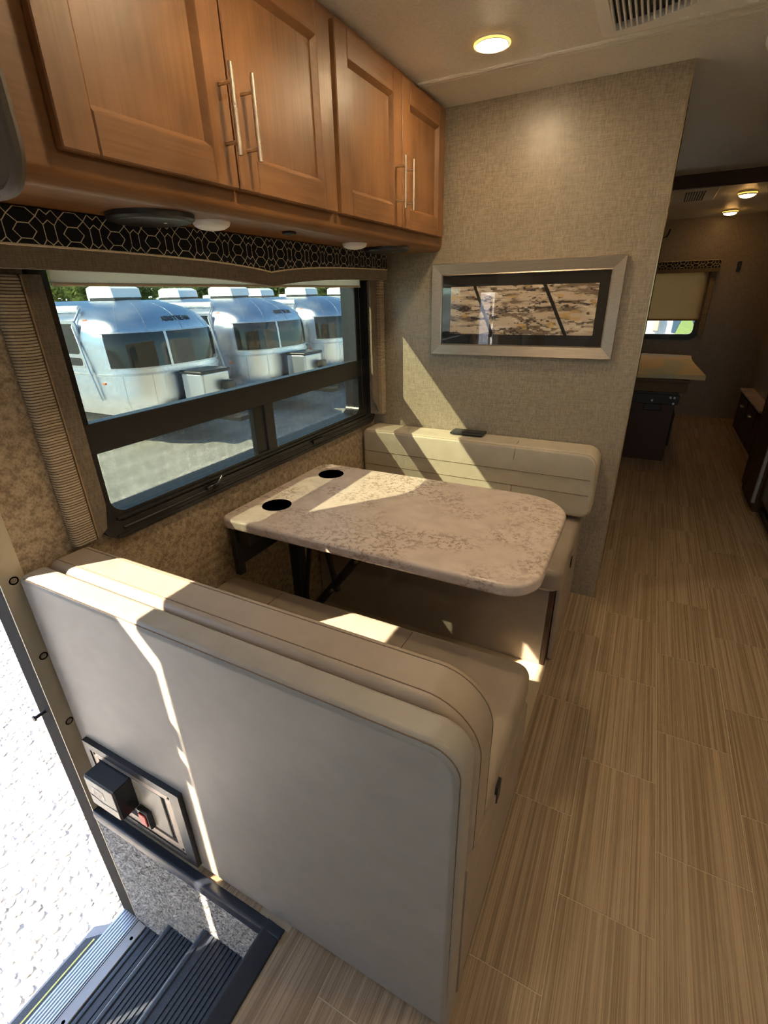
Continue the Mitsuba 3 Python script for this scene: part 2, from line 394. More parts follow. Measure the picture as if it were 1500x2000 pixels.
# floor with the stairwell cut out
struct('floor', 'beige brown striped tile floor of the aisle', 'floor')
slab_poly = sbox(XO, YF - 0.06, XR + 0.06, YB + 0.06).difference(sbox(XO - 1, -0.24, -0.60, 0.445))
put('floor', ext(slab_poly, 'z', -0.045, -0.0012), GROUT)
def tile_blocks():
    keep = [(-0.545, 0.36), (-0.41, 0)]
    out = []
    for i in range(-4, 5):
        x0, x1 = TX0 + i * TW, TX0 + (i + 1) * TW
        off = 0.0 if i % 2 else 0.5 * TL
        for j in range(-2, 17):
            y0 = TY0 + (j - 0.5) * TL * 1.0 + (0.0 if i % 2 == 0 else 0.5 * TL) ; y1 = y0 + TL
            g = 0.0014
            a, b, c, d = x0 + g, x1 - g, y0 + g, y1 - g
            d = min(d, YB - 0.002); b = min(b, XR - 0.002); c = max(c, -0.85)
            if c >= d or a >= b: continue
            # clear of the stairwell, the benches, the partition and the walls behind it
            if b <= -0.545 and c < 0.46 and d > -0.24:
                if d <= 0.46: continue
                c = 0.462
            if a < -0.545 < b and c < 0.46 and d > -0.24: a = -0.543
            if a < -0.153 and c > 0.535 and d < 2.33 : 
                if b < -0.153: continue
                a = -0.150
            if a < -0.13 and c <= 0.535 and d > 0.54:
                if b < -0.13: d = 0.533
            if a < -0.153 and c < 2.33 and d > 0.54 and c > 0.5 and b > -0.153: a = max(a, -0.150)
            if a < -0.055 and d > 2.33 and c < 4.40 and b < -0.02 and c >= 2.30: continue
            if b - a < 0.004 or d - c < 0.004: continue
            out.append((a, b, c, d))
    return out
for a, b, c, d in tile_blocks():
    part('floor', 'tile', cbox(a, b, c, d, -0.006, 0.0, 0.0006), TILE)

struct('ceiling', 'off-white soft vinyl ceiling', 'ceiling')
put('ceiling', box(XO, XR + 0.06, YF - 0.06, YB + 0.06, ZC, ZC + 0.06), CEIL)
struct('trim_1', 'pale double ridge moulding across the ceiling before the partition', 'trim')
put('trim_1', cat(tube([(-0.90, 2.037, ZC), (XR, 2.037, ZC)], 0.006), tube([(-0.90, 2.056, ZC), (XR, 2.056, ZC)], 0.006), box(-0.90, XR, 2.030, 2.063, ZC - 0.0025, ZC)), CEIL, 40)

struct('wall_left', 'mottled tan wall around the big window', 'wall')
wl = sbox(YF - 0.06, -0.66, YB + 0.06, ZC)
wl = wl.difference(rrect(0.738, 2.15, 0.88, 1.56, 0.05)).difference(sbox(-0.212, -0.70, 0.44, 1.443))
wl = wl.difference(rrect(-1.50, -1.12, 0.85, 1.50, 0.08))
put('wall_left', ext(wl, 'x', XO, XW), SUEDE)
struct('wall_right', 'linen textured wall of the aisle side', 'wall')
put('wall_right', ext(sbox(YF - 0.06, -0.06, YB + 0.06, ZC).difference(rrect(-1.55, -0.75, 0.85, 1.45, 0.08)), 'x', XR, XR + 0.06), LINEN)
struct('wall_rear', 'linen textured bedroom wall with a small window', 'wall')
put('wall_rear', ext(sbox(XW, -0.06, XR, ZC).difference(rrect(-0.62, 0.455, 0.925, 1.62, 0.06)), 'y', YB, YB + 0.06), LINEN)
struct('wall_front', 'cab wall around the windshield', 'wall')
put('wall_front', ext(sbox(XW, -0.06, XR, ZC).difference(rrect(-0.22, 1.0, 0.75, 1.75, 0.1)), 'y', YF - 0.06, YF), SUEDE)
struct('window_3', 'windshield of the cab', 'window')
part('window_3', 'pane', box(-0.23, 1.01, YF - 0.036, YF - 0.033, 0.74, 1.76), CABPANE)
struct('window_4', 'driver side cab window', 'window')
part('window_4', 'pane', box(XO + 0.028, XO + 0.031, -1.51, -1.11, 0.84, 1.51), CABPANE)
part('window_4', 'bar', cbox(XO + 0.005, XO + 0.05, -1.30, -1.26, 0.85, 1.50, 0.004), BLACK)
struct('window_5', 'passenger side cab window', 'window')
part('window_5', 'pane', box(XR + 0.028, XR + 0.031, -1.56, -0.74, 0.84, 1.46), CABPANE)

struct('wall_partition', 'greige linen textured partition behind the far bench', 'wall')
put('wall_partition', box(XW, -0.0245, YP, YP + 0.035, 0, ZC), LINEN)
struct('trim_2', 'shiny metal edge strip on the partition end', 'trim')
put('trim_2', cat(cbox(-0.0245, -0.0195, YP - 0.001, YP + 0.037, 0.0, ZC, 0.001)), mat('brass_edge', principled((0.50, 0.40, 0.24), 0.25, 0.5, 0.9)))
struct('trim_9', 'dark edge strip behind the metal strip of the partition end', 'trim')
put('trim_9', box(-0.032, -0.0205, YP + 0.0375, YP + 0.50, 0.0, ZC), BLACK)
struct('wall_bath', 'linen textured side wall of the room behind the partition', 'wall')
put('wall_bath', box(-0.115, -0.075, YP + 0.036, 4.40, 0, ZC), LINEN)
struct('wall_bed', 'linen textured wall in front of the bed corner', 'wall')
put('wall_bed', box(XW, -0.075, 4.401, 4.44, 0, ZC), LINEN)
struct('trim_3', 'dark wooden header beam over the bedroom opening', 'trim')
put('trim_3', cbox(-0.074, XR, 4.40, 4.45, 2.057, ZC, 0.003), WD)

# door opening: jamb trim, seal, sill, steps
struct('trim_4', 'tan jamb strip beside the entry door with round screw caps', 'trim')
put('trim_4', ext(rrect(0.437, 0.4905, -0.60, 1.50, 0.004), 'x', XW, XW + 0.006), TRIMTAN)
for z in (0.825, 0.593, 0.359, 0.074, 1.05, 1.28):
    c = trimesh.creation.revolve(np.array([(0, 0), (0.0075, 0), (0.0085, 0.0007), (0.0105, 0.0007), (0.011, 0)]), sections=24)
    c.apply_transform(trimesh.transformations.rotation_matrix(math.pi / 2, (0, 1, 0))); c.apply_translation((XW + 0.006, 0.466, z))
    part('trim_4', 'screw_cap', c, TRIMTAN, 30)
struct('trim_5', 'black rubber seal along the door opening', 'trim')
put('trim_5', box(XO - 0.012, XW, 0.4365, 0.4400, -0.60, 1.443), SEAL)
k = thing('striker_bolt', 'small dark bolt sticking out of the door seal over the gravel', 'bolt')
bolt = rod((-1.315, 0.4365, 0.405), (-1.315, 0.4095, 0.405), 0.0045)
part(k, 'shank', bolt, BLACKMET, 40)
part(k, 'head', rod((-1.315, 0.4095, 0.405), (-1.315, 0.4055, 0.405), 0.008), BLACKMET, 40)

# entry door, swung open outside
struct('door_1', 'white entry door swung open outside', 'door')
part('door_1', 'leaf', ext(rrect(-2.03, -1.352, -0.58, 1.43, 0.05).difference(rrect(-1.92, -1.50, 0.55, 1.18, 0.05)), 'y', -0.20, -0.12), TRUCKW)
part('door_1', 'pane', box(-1.925, -1.495, -0.162, -0.158, 0.545, 1.185), DKGLASS)
for z in (1.17, 1.055, 0.30, -0.3):
    part('door_1', 'hinge', cbox(-1.352, -1.341, -0.212, -0.125, z, z + 0.07, 0.002), BLACKMET)

st = thing('entry_steps', 'three dark ribbed rubber steps down to the entry door', 'steps')
def tread(x0, x1, z, zlow, xr):
    """Profile across x of one step: ribbed tread, rounded nose, riser."""
    pts = [(x1, z)]
    pitch = 0.0145
    x = x1 - 0.006
    while x - pitch > x0 + 0.022:
        pts += [(x, z), (x - 0.001, z + 0.0038), (x - 0.0095, z + 0.0038), (x - 0.0105, z)]
        x -= pitch
    pts += [(x0 + 0.022, z), (x0 + 0.018, z + 0.005)]
    for a in range(0, 100, 15):
        t = math.radians(90 + a)
        pts.append((x0 + 0.012 + 0.012 * math.cos(t), z - 0.007 + 0.012 * math.sin(t)))
    pts += [(x0, z - 0.035), (x0 + 0.012, z - 0.04), (xr, zlow), (xr + 0.02, zlow - 0.004), (x1, zlow - 0.004)]
    return Polygon(pts).buffer(0)
y0s, y1s = -0.21, 0.4375
part(st, 'step', ext(tread(-0.872, -0.602, -0.255, -0.422, -0.845), 'y', y0s, y1s), RUBBER, label='top ribbed step')
part(st, 'step', ext(tread(-1.072, -0.84, -0.425, -0.585, -1.045), 'y', y0s, y1s), RUBBER, label='middle ribbed step')
part(st, 'step', ext(tread(-1.225, -1.04, -0.588, -0.63, -1.20), 'y', y0s, y1s), RUBBER, label='lowest ribbed tread at the sill')
part(st, 'riser', box(-0.602, -0.598, y0s, y1s, -0.27, -0.005), CARPET, label='speckled grey carpet riser')
struct('trim_6', 'speckled grey carpet lining the stairwell side', 'trim')
put('trim_6', box(-1.279, -0.60, 0.4380, 0.4445, -0.60, 0.0), CARPET)
NP = 9000
pb = np.c_[rng.uniform(-1.275, -0.604, NP), np.full(NP, 0.4385), rng.uniform(-0.60, -0.012, NP)]
tip = pb + np.c_[rng.normal(0, 0.0018, NP), -rng.uniform(0.0025, 0.0055, NP), rng.normal(-0.0006, 0.0018, NP)]
rr_ = rng.uniform(0.0010, 0.0017, NP)[:, None]
pv = np.stack([pb + rr_ * np.array([1, 0, 0]), pb + rr_ * np.array([-0.5, 0, 0.87]), pb + rr_ * np.array([-0.5, 0, -0.87]), tip], 1).reshape(-1, 3)
q4 = np.arange(NP)[:, None] * 4
part('trim_6', 'carpet_pile', (pv, np.vstack([np.hstack([q4, q4 + 1, q4 + 3]), np.hstack([q4 + 1, q4 + 2, q4 + 3]), np.hstack([q4 + 2, q4, q4 + 3])])), CARPET, kind='stuff')
struct('trim_7', 'dark blue nosing strip around the stairwell edge', 'trim')
nz = [(0.4325, -0.022), (0.4325, 0.004), (0.436, 0.0105), (0.442, 0.012), (0.460, 0.006), (0.4625, 0.0)]
nose1 = ext(Polygon([(a, b) for a, b in nz] + [(0.4455, 0.0), (0.4375, -0.022)]), 'x', -1.272, -0.553)
nose2 = ext(Polygon([(-0.607, -0.022), (-0.607, 0.004), (-0.603, 0.0115), (-0.597, 0.012), (-0.556, 0.006), (-0.553, 0.0), (-0.596, 0.0), (-0.599, -0.022)]), 'y', -0.21, 0.46)
put('trim_7', cat(nose1, nose2), NOSE, 40)
struct('trim_8', 'ribbed aluminium threshold at the door sill', 'trim')
rb = [(-1.345, -0.60), (-1.345, -0.582)]
for i in range(7):
    x = -1.343 + i * 0.0105
    rb += [(x, -0.582), (x + 0.002, -0.577), (x + 0.007, -0.577), (x + 0.009, -0.582)]
rb += [(-1.268, -0.582), (-1.268, -0.60)]
put('trim_8', ext(Polygon(rb).buffer(0), 'y', -0.21, 0.4365), ALU)
fl = thing('sill_strip', 'flat bare metal sill strip beside the lowest ribbed step', 'metal strip')
part(fl, 'plate', cbox(-1.267, -1.227, -0.21, 0.4370, -0.61, -0.583, 0.002), mat('dull_metal', principled((0.33, 0.315, 0.31), 0.45, 0.5, 0.6)))
part(fl, 'screw', lathe([(0, 0.002), (0.004, 0.002), (0.0055, 0)], 16, (-1.243, 0.388, -0.583)), BLACKMET, 30)
part(fl, 'screw', lathe([(0, 0.002), (0.004, 0.002), (0.0055, 0)], 16, (-1.243, 0.150, -0.583)), BLACKMET, 30)
es = thing('folding_step', 'grey folding step with dark grip and yellow stripe outside the sill', 'step')
part(es, 'frame', ext(Polygon([(-1.53, -0.18), (-1.345, -0.20), (-1.345, 0.43), (-1.47, 0.43), (-1.53, 0.385)]), 'z', -0.80, -0.782), STEPL)
part(es, 'grip_mat', ext(Polygon([(-1.52, -0.14), (-1.35, -0.16), (-1.35, 0.40), (-1.46, 0.40), (-1.52, 0.345)]), 'z', -0.782, -0.779), STEPD)
part(es, 'stripe', box(-1.492, -1.486, -0.13, 0.36, -0.779, -0.7775), YELLOW)

# ------------------------------------------------------------------ window_1
struct('window_1', 'large black framed window over the table with tinted panes', 'window')
outer = rrect(0.700, 2.300, 0.812, 1.60, 0.06)
inner = rrect(0.745, 2.142, 0.888, 1.55, 0.045)
part('window_1', 'flange', ext(outer.difference(rrect(0.722, 2.235, 0.862, 1.57, 0.05)), 'x', XW, XW + 0.020), BLACKM)
part('window_1', 'frame', ext(rrect(0.712, 2.262, 0.845, 1.585, 0.055).difference(inner), 'x', XO - 0.006, XW + 0.013), BLACKM)
part('window_1', 'track', cat(rod((XW + 0.021, 0.76, 0.842), (XW + 0.021, 2.26, 0.842), 0.0045), box(XW + 0.013, XW + 0.022, 0.75, 2.2, 0.871, 0.876), box(XW + 0.019, XW + 0.024, 0.735, 2.26, 0.822, 0.826)), BLACK, 40)
part('window_1', 'middle_rail', cbox(XW - 0.028, XW + 0.014, 0.72, 2.25, 1.066, 1.148, 0.003), BLACK)
part('window_1', 'mullion', cbox(XW - 0.022, XW + 0.004, 1.372, 1.425, 0.86, 1.07, 0.002), BLACKM)
part('window_1', 'mullion', cbox(XW - 0.012, XW + 0.012, 1.428, 1.480, 0.86, 1.075, 0.002), BLACK)
part('window_1', 'side_stile', cbox(XW - 0.028, XW + 0.012, 2.14, 2.26, 0.86, 1.58, 0.002), BLACK)
part('window_1', 'side_track', rod((XW + 0.016, 2.175, 0.90), (XW + 0.016, 2.175, 1.54), 0.0035), BLACKM, 40)
lt = part('window_1', 'latch', cat(cbox(XW + 0.020, XW + 0.030, 1.075, 1.135, 0.838, 0.856, 0.003)), BLACKM)
part('window_1', 'latch', cat(tube([(XW + 0.030, 1.105, 0.846), (XW + 0.048, 1.115, 0.862), (XW + 0.050, 1.130, 0.884)], [0.007, 0.006, 0.004])), BLACKM, 40)
part('window_1', 'latch', cbox(XW + 0.020, XW + 0.034, 1.70, 1.78, 0.838, 0.856, 0.003), BLACKM)
part('window_1', 'upper_pane', box(XW - 0.032, XW - 0.028, 0.73, 2.15, 1.10, 1.57), PANE)
part('window_1', 'lower_pane', box(XW - 0.026, XW - 0.022, 0.73, 1.40, 0.875, 1.08), PANE)
part('window_1', 'lower_pane', box(XW - 0.026, XW - 0.022, 1.44, 2.15, 0.875, 1.08), PANE)
def screen(y0, y1, z0, z1, x, pitch=0.0031, w=0.0006):
    v, f = [], []
    def q(a):
        k = len(v); v.extend(a); f.extend([[k, k + 1, k + 2], [k, k + 2, k + 3]])
    for y in np.arange(y0, y1, pitch): q([(x, y, z0), (x, y + w, z0), (x, y + w, z1), (x, y, z1)])
    for z in np.arange(z0, z1, pitch): q([(x, y0, z), (x, y1, z), (x, y1, z + w), (x, y0, z + w)])
    return trimesh.Trimesh(np.array(v), np.array(f), process=False)
part('window_1', 'insect_screen', cat(screen(0.742, 1.375, 0.887, 1.068, XW - 0.016), screen(1.478, 2.145, 0.887, 1.068, XW - 0.016)), SCREENM, kind='stuff')
part('window_1', 'insect_screen', cat(screen(0.742, 1.375, 0.887, 1.068, XW - 0.0185, 0.00335), screen(1.478, 2.145, 0.887, 1.068, XW - 0.0185, 0.00335)), SCREENM, kind='stuff')  # second layer is added, imitating the first screen reflected and shadowed

# ------------------------------------------------------------------ window dressings
def zband(y): return 1.5475 - 0.031 * math.exp(-abs(y - 1.372) / 0.24)
ys = sorted(set(list(np.linspace(0.535, 2.192, 60)) + [1.372]))
VX0, VX1 = -1.142, -1.120
va = thing('valance', 'black cornice with gold lattice print and taupe lower band above the window', 'valance')
up_ = Polygon([(y, zband(y)) for y in ys] + [(2.192, 1.612), (0.535, 1.612)])
part(va, 'printed_face', ext(up_, 'x', VX0, VX1), LAT, label='black fabric with gold lattice print')
lo_ = Polygon([(y, zband(y) - 0.0005) for y in ys] + [(y, zband(y) - 0.042) for y in ys[::-1]])
part(va, 'lower_band', ext(lo_, 'x', VX0, VX1 + 0.002), TAUPE, label='taupe fabric band')
part(va, 'piping', tube([(VX1 + 0.002, y, zband(y)) for y in ys], 0.0026, 6), CREAM, 40, label='cream piping')
part(va, 'end_return', cat(cbox(XW, VX0, 2.172, 2.188, 1.507, 1.612, 0.002)), TAUPE)
part(va, 'end_return', cat(cbox(XW, VX0, 0.535, 0.555, 1.505, 1.612, 0.002)), TAUPE)
sh = thing('roller_shade', 'cream roller shade rolled up behind the lattice valance', 'roller shade')
part(sh, 'roll', rod((-1.215, 0.73, 1.565), (-1.215, 2.165, 1.565), 0.030), CREAM, 40)
part(sh, 'bottom_bar', cbox(-1.247, -1.239, 0.735, 2.155, 1.476, 1.484, 0.002), CREAM)
part(sh, 'cloth', trimesh.Trimesh(np.array([(-1.243, 0.735, 1.484), (-1.243, 2.155, 1.484), (-1.243, 2.155, 1.565), (-1.243, 0.735, 1.565)]), np.array([[0, 1, 2], [0, 2, 3]]), process=False), SHADE)
def curtain(y0, y1, yf, ztop, zbot, label, flip=1, xf=-1.19):
    c = thing('side_curtain', label, 'curtain')
    # a padded stiff panel: ribbed face and return, plain inner flap
    bow = np.linspace(ztop, zbot, 24)
    part(c, 'ribbed_panel', slab('z', (XW + xf) / 2, (y0 + y1) / 2, xf - XW, y1 - y0, (0.012,) * 4, zbot, ztop, 0.006, n=4), RIBFAB, 40)
    a, b = (y1, yf) if flip > 0 else (yf, y0)
    if flip > 0:
        poly = Polygon([(y1 - 0.002, zbot + 0.0), (y1 + 0.03, zbot + 0.02), (yf, zbot + 0.085), (yf, ztop), (y1 - 0.002, ztop)])
    else:
        poly = Polygon([(y0 + 0.002, zbot + 0.01), (yf, zbot + 0.10), (yf, ztop), (y0 + 0.002, ztop)])
    part(c, 'inner_flap', ext(poly, 'x', xf - (0.028 if flip < 0 else 0.012), xf - (0.018 if flip < 0 else 0.002)), TAUPE)
    part(c, 'piping', rod((xf - 0.001, y1 if flip > 0 else y0, zbot + 0.01), (xf - 0.001, y1 if flip > 0 else y0, ztop), 0.0018, 6), PIPING, 40)
    return c
curtain(0.616, 0.676, 0.720, 1.50, 0.845, 'ribbed taupe curtain panel at the door end of the window', 1, -1.246)
curtain(2.250, 2.304, 2.192, 1.53, 0.862, 'ribbed taupe curtain panel in the corner by the partition', -1)

# ------------------------------------------------------------------ overhead cabinet
oc = thing('overhead_cabinet', 'long maple overhead cabinet with four shaker doors above the window', 'cabinet')
XFACE, XD = -0.905, -0.885
prof = [(-1.279, 1.615)] + [(-0.935 + 0.030 * math.sin(math.radians(a)), 1.645 - 0.030 * math.cos(math.radians(a))) for a in range(0, 91, 10)] + [(XFACE, 2.134), (-1.279, 2.134)]
part(oc, 'carcass', ext(Polygon(prof), 'y', 0.459, 2.3225), WY, 25)
def shaker(y0, y1, z0, z1, handle_y):
    d = part(oc, 'door', box(XFACE, XFACE + 0.006, y0 + 0.01, y1 - 0.01, z0 + 0.01, z1 - 0.01), WZ)
    s, r, b = 0.066, 0.066, 0.010
    def member(o, i, horizontal, m):
        """a mitred-look frame bar with bevelled inner edge"""
        (ya, yb, za, zb) = o
        scene[numbered(d + '__' + i)] = mikit.ply(cbox(XFACE + 0.001, XD, ya, yb, za, zb, 0.0025), m)
    member((y0, y0 + s, z0, z1), 'stile', False, WZ)
    member((y1 - s, y1, z0, z1), 'stile', False, WZ)
    member((y0 + s + 0.0004, y1 - s - 0.0004, z0, z0 + r), 'rail', True, WY)
    member((y0 + s + 0.0004, y1 - s - 0.0004, z1 - r, z1), 'rail', True, WY)
    # inner bevel between frame and sunk panel
    a0, a1, c0, c1 = y0 + s, y1 - s, z0 + r, z1 - r
    O = [(XD - 0.002, a0, c0), (XD - 0.002, a1, c0), (XD - 0.002, a1, c1), (XD - 0.002, a0, c1)]
    I = [(XFACE + 0.006, a0 + b, c0 + b), (XFACE + 0.006, a1 - b, c0 + b), (XFACE + 0.006, a1 - b, c1 - b), (XFACE + 0.006, a0 + b, c1 - b)]
    Bk = [(XFACE + 0.004, a0, c0), (XFACE + 0.004, a1, c0), (XFACE + 0.004, a1, c1), (XFACE + 0.004, a0, c1)]
    V = np.array(O + I + Bk); F = []
    for j in range(4):
        k2 = (j + 1) % 4
        F += [[j, k2, 4 + k2], [j, 4 + k2, 4 + j], [4 + j, 4 + k2, 8 + k2], [4 + j, 8 + k2, 8 + j], [8 + j, 8 + k2, k2], [8 + j, k2, j]]
    bm = trimesh.Trimesh(V, np.array(F), process=False); bm.fix_normals()
    scene[numbered(d + '__bevel')] = mikit.ply(bm, WY)
    h = [rod((-0.850, handle_y, 1.722), (-0.850, handle_y, 1.878), 0.0052), rod((XD, handle_y, 1.746), (-0.850, handle_y, 1.746), 0.0038), rod((XD, handle_y, 1.848), (-0.850, handle_y, 1.848), 0.0038)]
    kk = numbered(d + '__handle'); scene[kk] = mikit.ply(cat(h), NICKEL, 40); labels[kk] = {'label': 'satin nickel bar handle'}
ZD0, ZD1 = 1.667, 2.113
shaker(0.602, 1.006, ZD0, ZD1, 0.980)
shaker(1.011, 1.424, ZD0, ZD1, 1.046)
shaker(1.448, 1.868, ZD0, ZD1, 1.821)
shaker(1.873, 2.283, ZD0, ZD1, 1.890)
gp = thing('end_panel', 'dark grey brown panel with rounded lower corner at the near end of the cabinet', 'panel')
gpoly = sbox(-1.279, 1.578, -0.752, 2.134)
gpoly = sbox(-1.279, 1.578, -0.802, 2.134).union(sbox(-0.853, 1.628, -0.752, 2.134)).union(Point(-0.802, 1.628).buffer(0.05, quad_segs=10))
part(gp, 'face', ext(gpoly, 'y', 0.441, 0.456), GREYBR, 25)
edge = [(-1.278, 0.448, 1.578)] + [(-0.802 + 0.05 * math.sin(math.radians(a)), 0.448, 1.628 - 0.05 * math.cos(math.radians(a))) for a in range(0, 91, 10)] + [(-0.752, 0.448, 2.125)]
part(gp, 'edge_lip', tube(edge, 0.009, 8), GREYBR, 40)

def disc_light(key, c, r, depth, m, emit=None, rim=None):
    rimm = lathe([(0, 0), (r * 1.12, 0), (r * 1.12, -0.004), (r * 1.02, -depth * 0.55), (r * 0.95, -depth * 0.6), (0, -depth * 0.6)], 40, c)
    part(key, 'housing', rimm, rim or m, 30)
    prof = [(r * math.cos(math.radians(a)), -depth * 0.45 - depth * 0.55 * math.sin(math.radians(a))) for a in range(0, 91, 15)]
    prof[-1] = (0.0, prof[-1][1])
    dome = lathe([(0.0, -depth * 0.3)] + prof, 40, c)
    k = part(key, 'lens', dome, m, 40)
    if emit:
        ring = tube([(c[0] + r * 1.06 * math.cos(a), c[1] + r * 1.06 * math.sin(a), c[2] - depth * 0.35) for a in np.linspace(0, 2 * np.pi, 33)[:-1]], r * 0.07, 8, True)
        kr = part(key, 'rim', ring, m, 40, label='glowing amber rim')
        scene[kr]['emitter'] = {'type': 'area', 'radiance': {'type': 'rgb', 'value': [0.30, 0.15, 0.025]}}
        scene[k]['emitter'] = {'type': 'area', 'radiance': {'type': 'rgb', 'value': list(emit)}}
pl = thing('puck_light', 'unlit white puck light under the cabinet beside the black speaker', 'light')
disc_light(pl, (-1.005, 1.024, 1.615), 0.040, 0.020, WHITE)
part(pl, 'nib', lathe([(0, -0.023), (0.003, -0.021), (0.003, -0.018), (0, -0.017)], 12, (-1.005, 1.024, 1.615)), WHITE, 30)
pl = thing('puck_light', 'unlit white puck light under the far end of the cabinet', 'light')
disc_light(pl, (-1.012, 1.728, 1.615), 0.040, 0.020, WHITE)
part(pl, 'nib', lathe([(0, -0.023), (0.003, -0.021), (0.003, -0.018), (0, -0.017)], 12, (-1.012, 1.728, 1.615)), WHITE, 30)
def speaker(c, label):
    s = thing('ceiling_speaker', label, 'speaker')
    part(s, 'rim', lathe([(0, 0), (0.092, 0), (0.092, -0.010), (0.086, -0.014), (0, -0.014)], 48, c), BLACK, 30)
    part(s, 'grille', lathe([(0, -0.0155), (0.074, -0.017), (0.080, -0.0145), (0.080, -0.012), (0, -0.012)], 48, c), BLACKMET, 30)
    part(s, 'screw', lathe([(0, -0.0175), (0.004, -0.017), (0.005, -0.015), (0, -0.014)], 12, (c[0] + 0.02, c[1] + 0.02, c[2])), NICKEL, 30)
speaker((-1.030, 0.868, 1.615), 'round black speaker under the cabinet nearest the door')
speaker((-1.010, 1.975, 1.615), 'round black speaker under the cabinet beside the partition')
bt = thing('touch_switch', 'small black button on the cabinet underside between the puck lights', 'switch')
part(bt, 'body', cbox(-0.995, -0.965, 1.285, 1.315, 1.607, 1.615, 0.002), BLACK)

# ------------------------------------------------------------------ benches
b1 = thing('dinette_bench', 'taupe vinyl bench nearest the camera with its upholstered back turned to the door', 'bench')
PX0, PX1 = -1.272, -0.130
part(b1, 'back_panel', slab('y', (PX0 + PX1) / 2, 0.4185, PX1 - PX0, 0.835, (0.01, 0.058, 0.02, 0.01), 0.472, 0.537, 0.018, 0.012, n=10), VINYL_COOL, 60)
w, h = PX1 - PX0, 0.835
ringp = ring_rr(w, h, (0.01, 0.058, 0.02, 0.01), 0.0053, 10) + [(PX0 + PX1) / 2, 0.4185]
part(b1, 'seam', tube([(p[0], 0.4768, p[1]) for p in ringp[9:21]] , 0.0012, 5), SEAM, 40, label='line of stitching along the panel edge')
CX0, CX1 = -1.268, -0.128
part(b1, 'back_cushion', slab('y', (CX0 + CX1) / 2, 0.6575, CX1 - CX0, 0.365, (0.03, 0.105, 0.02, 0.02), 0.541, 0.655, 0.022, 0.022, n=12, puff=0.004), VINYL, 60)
ringc = ring_rr(CX1 - CX0, 0.365, (0.03, 0.105, 0.02, 0.02), 0.0, 12) + [(CX0 + CX1) / 2, 0.6575]
part(b1, 'seam', tube([(p[0], 0.5628, p[1]) for p in ringc[6:26]], 0.0013, 5), SEAM, 40, label='line of stitching')
part(b1, 'seam', tube([(p[0], 0.6332, p[1]) for p in ringc[6:26]], 0.0013, 5), SEAM, 40, label='line of stitching')
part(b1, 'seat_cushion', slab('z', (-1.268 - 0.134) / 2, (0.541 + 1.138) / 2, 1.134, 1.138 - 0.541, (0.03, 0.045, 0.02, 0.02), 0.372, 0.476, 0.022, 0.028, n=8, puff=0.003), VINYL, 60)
for x in (-1.01, -0.50):
    part(b1, 'seam', tube([(x, 0.66, 0.4785), (x, 0.9, 0.4795), (x, 1.108, 0.4765), (x, 1.130, 0.467), (x, 1.1385, 0.445), (x, 1.1385, 0.40)], 0.0015, 5), SEAM, 40, label='cross seam')
part(b1, 'seam', tube([(-0.16, 0.70, 0.4785), (-0.50, 0.70, 0.4795)], 0.0013, 5), SEAM, 40, label='cross seam')
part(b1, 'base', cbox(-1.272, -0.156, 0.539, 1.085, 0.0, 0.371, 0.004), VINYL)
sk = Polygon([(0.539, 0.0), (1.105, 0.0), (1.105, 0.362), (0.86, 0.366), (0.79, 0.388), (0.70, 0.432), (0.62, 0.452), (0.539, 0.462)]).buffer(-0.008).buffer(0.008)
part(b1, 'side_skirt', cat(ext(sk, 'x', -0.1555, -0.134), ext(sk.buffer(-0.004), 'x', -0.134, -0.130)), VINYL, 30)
part(b1, 'seam', tube([(-0.1345, 0.56, 0.03), (-0.1300, 0.58, 0.03), (-0.1300, 1.08, 0.03)], 0.0012, 5), SEAM, 40, label='line of stitching near the floor')
part(b1, 'pull_tab', cbox(-0.1345, -0.1270, 0.755, 0.785, 0.372, 0.425, 0.001), BLACK, label='black webbing tab')
cp = thing('control_panel', 'black framed recess with switch and controller low in the near bench back', 'control panel')
oy0, oy1 = 0.462, 0.4715
fr = sbox(-1.225, 0.030, -0.842, 0.318).difference(sbox(-1.200, 0.058, -0.878, 0.292))
part(cp, 'frame', ext(fr, 'y', 0.458, 0.4715), BLACKM, label='black frame')
part(cp, 'inner_frame', ext(sbox(-1.200, 0.058, -0.878, 0.292).difference(sbox(-1.175, 0.085, -0.905, 0.268)), 'y', 0.461, 0.4715), BRUSH)
part(cp, 'recess_dark_plate', box(-1.176, -0.904, 0.4685, 0.4705, 0.084, 0.269), BLACK)  # flat black plate stands in for the dark of a deeper recess
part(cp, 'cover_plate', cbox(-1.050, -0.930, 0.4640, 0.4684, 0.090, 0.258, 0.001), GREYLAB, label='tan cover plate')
part(cp, 'meter_box', cbox(-1.172, -1.045, 0.412, 0.466, 0.150, 0.262, 0.003), BLACK, label='black controller box standing proud')
part(cp, 'meter_face', cbox(-1.168, -1.049, 0.4095, 0.412, 0.153, 0.258, 0.001), GREYLAB)
part(cp, 'meter_screen', box(-1.140, -1.095, 0.4088, 0.4095, 0.205, 0.235), DKGLASS)
part(cp, 'meter_line', tube([(-1.166, 0.4093, 0.196), (-1.11, 0.4093, 0.186), (-1.05, 0.4093, 0.190)], 0.001, 5), BLACK)
part(cp, 'rocker_mount', cbox(-1.043, -0.995, 0.450, 0.4665, 0.092, 0.158, 0.003), BLACK)
part(cp, 'rocker', cbox(-1.034, -1.004, 0.446, 0.450, 0.102, 0.148, 0.002), RED, label='red rocker switch')
part(cp, 'label_plate', box(-0.985, -0.932, 0.4650, 0.4665, 0.090, 0.118), ALU)
for x, z in ((-1.188, 0.281), (-0.889, 0.281), (-0.889, 0.072), (-1.188, 0.072)):
    part(cp, 'screw', rod((x, 0.4615, z), (x, 0.4590, z), 0.0035, 12), BLACK, 30)

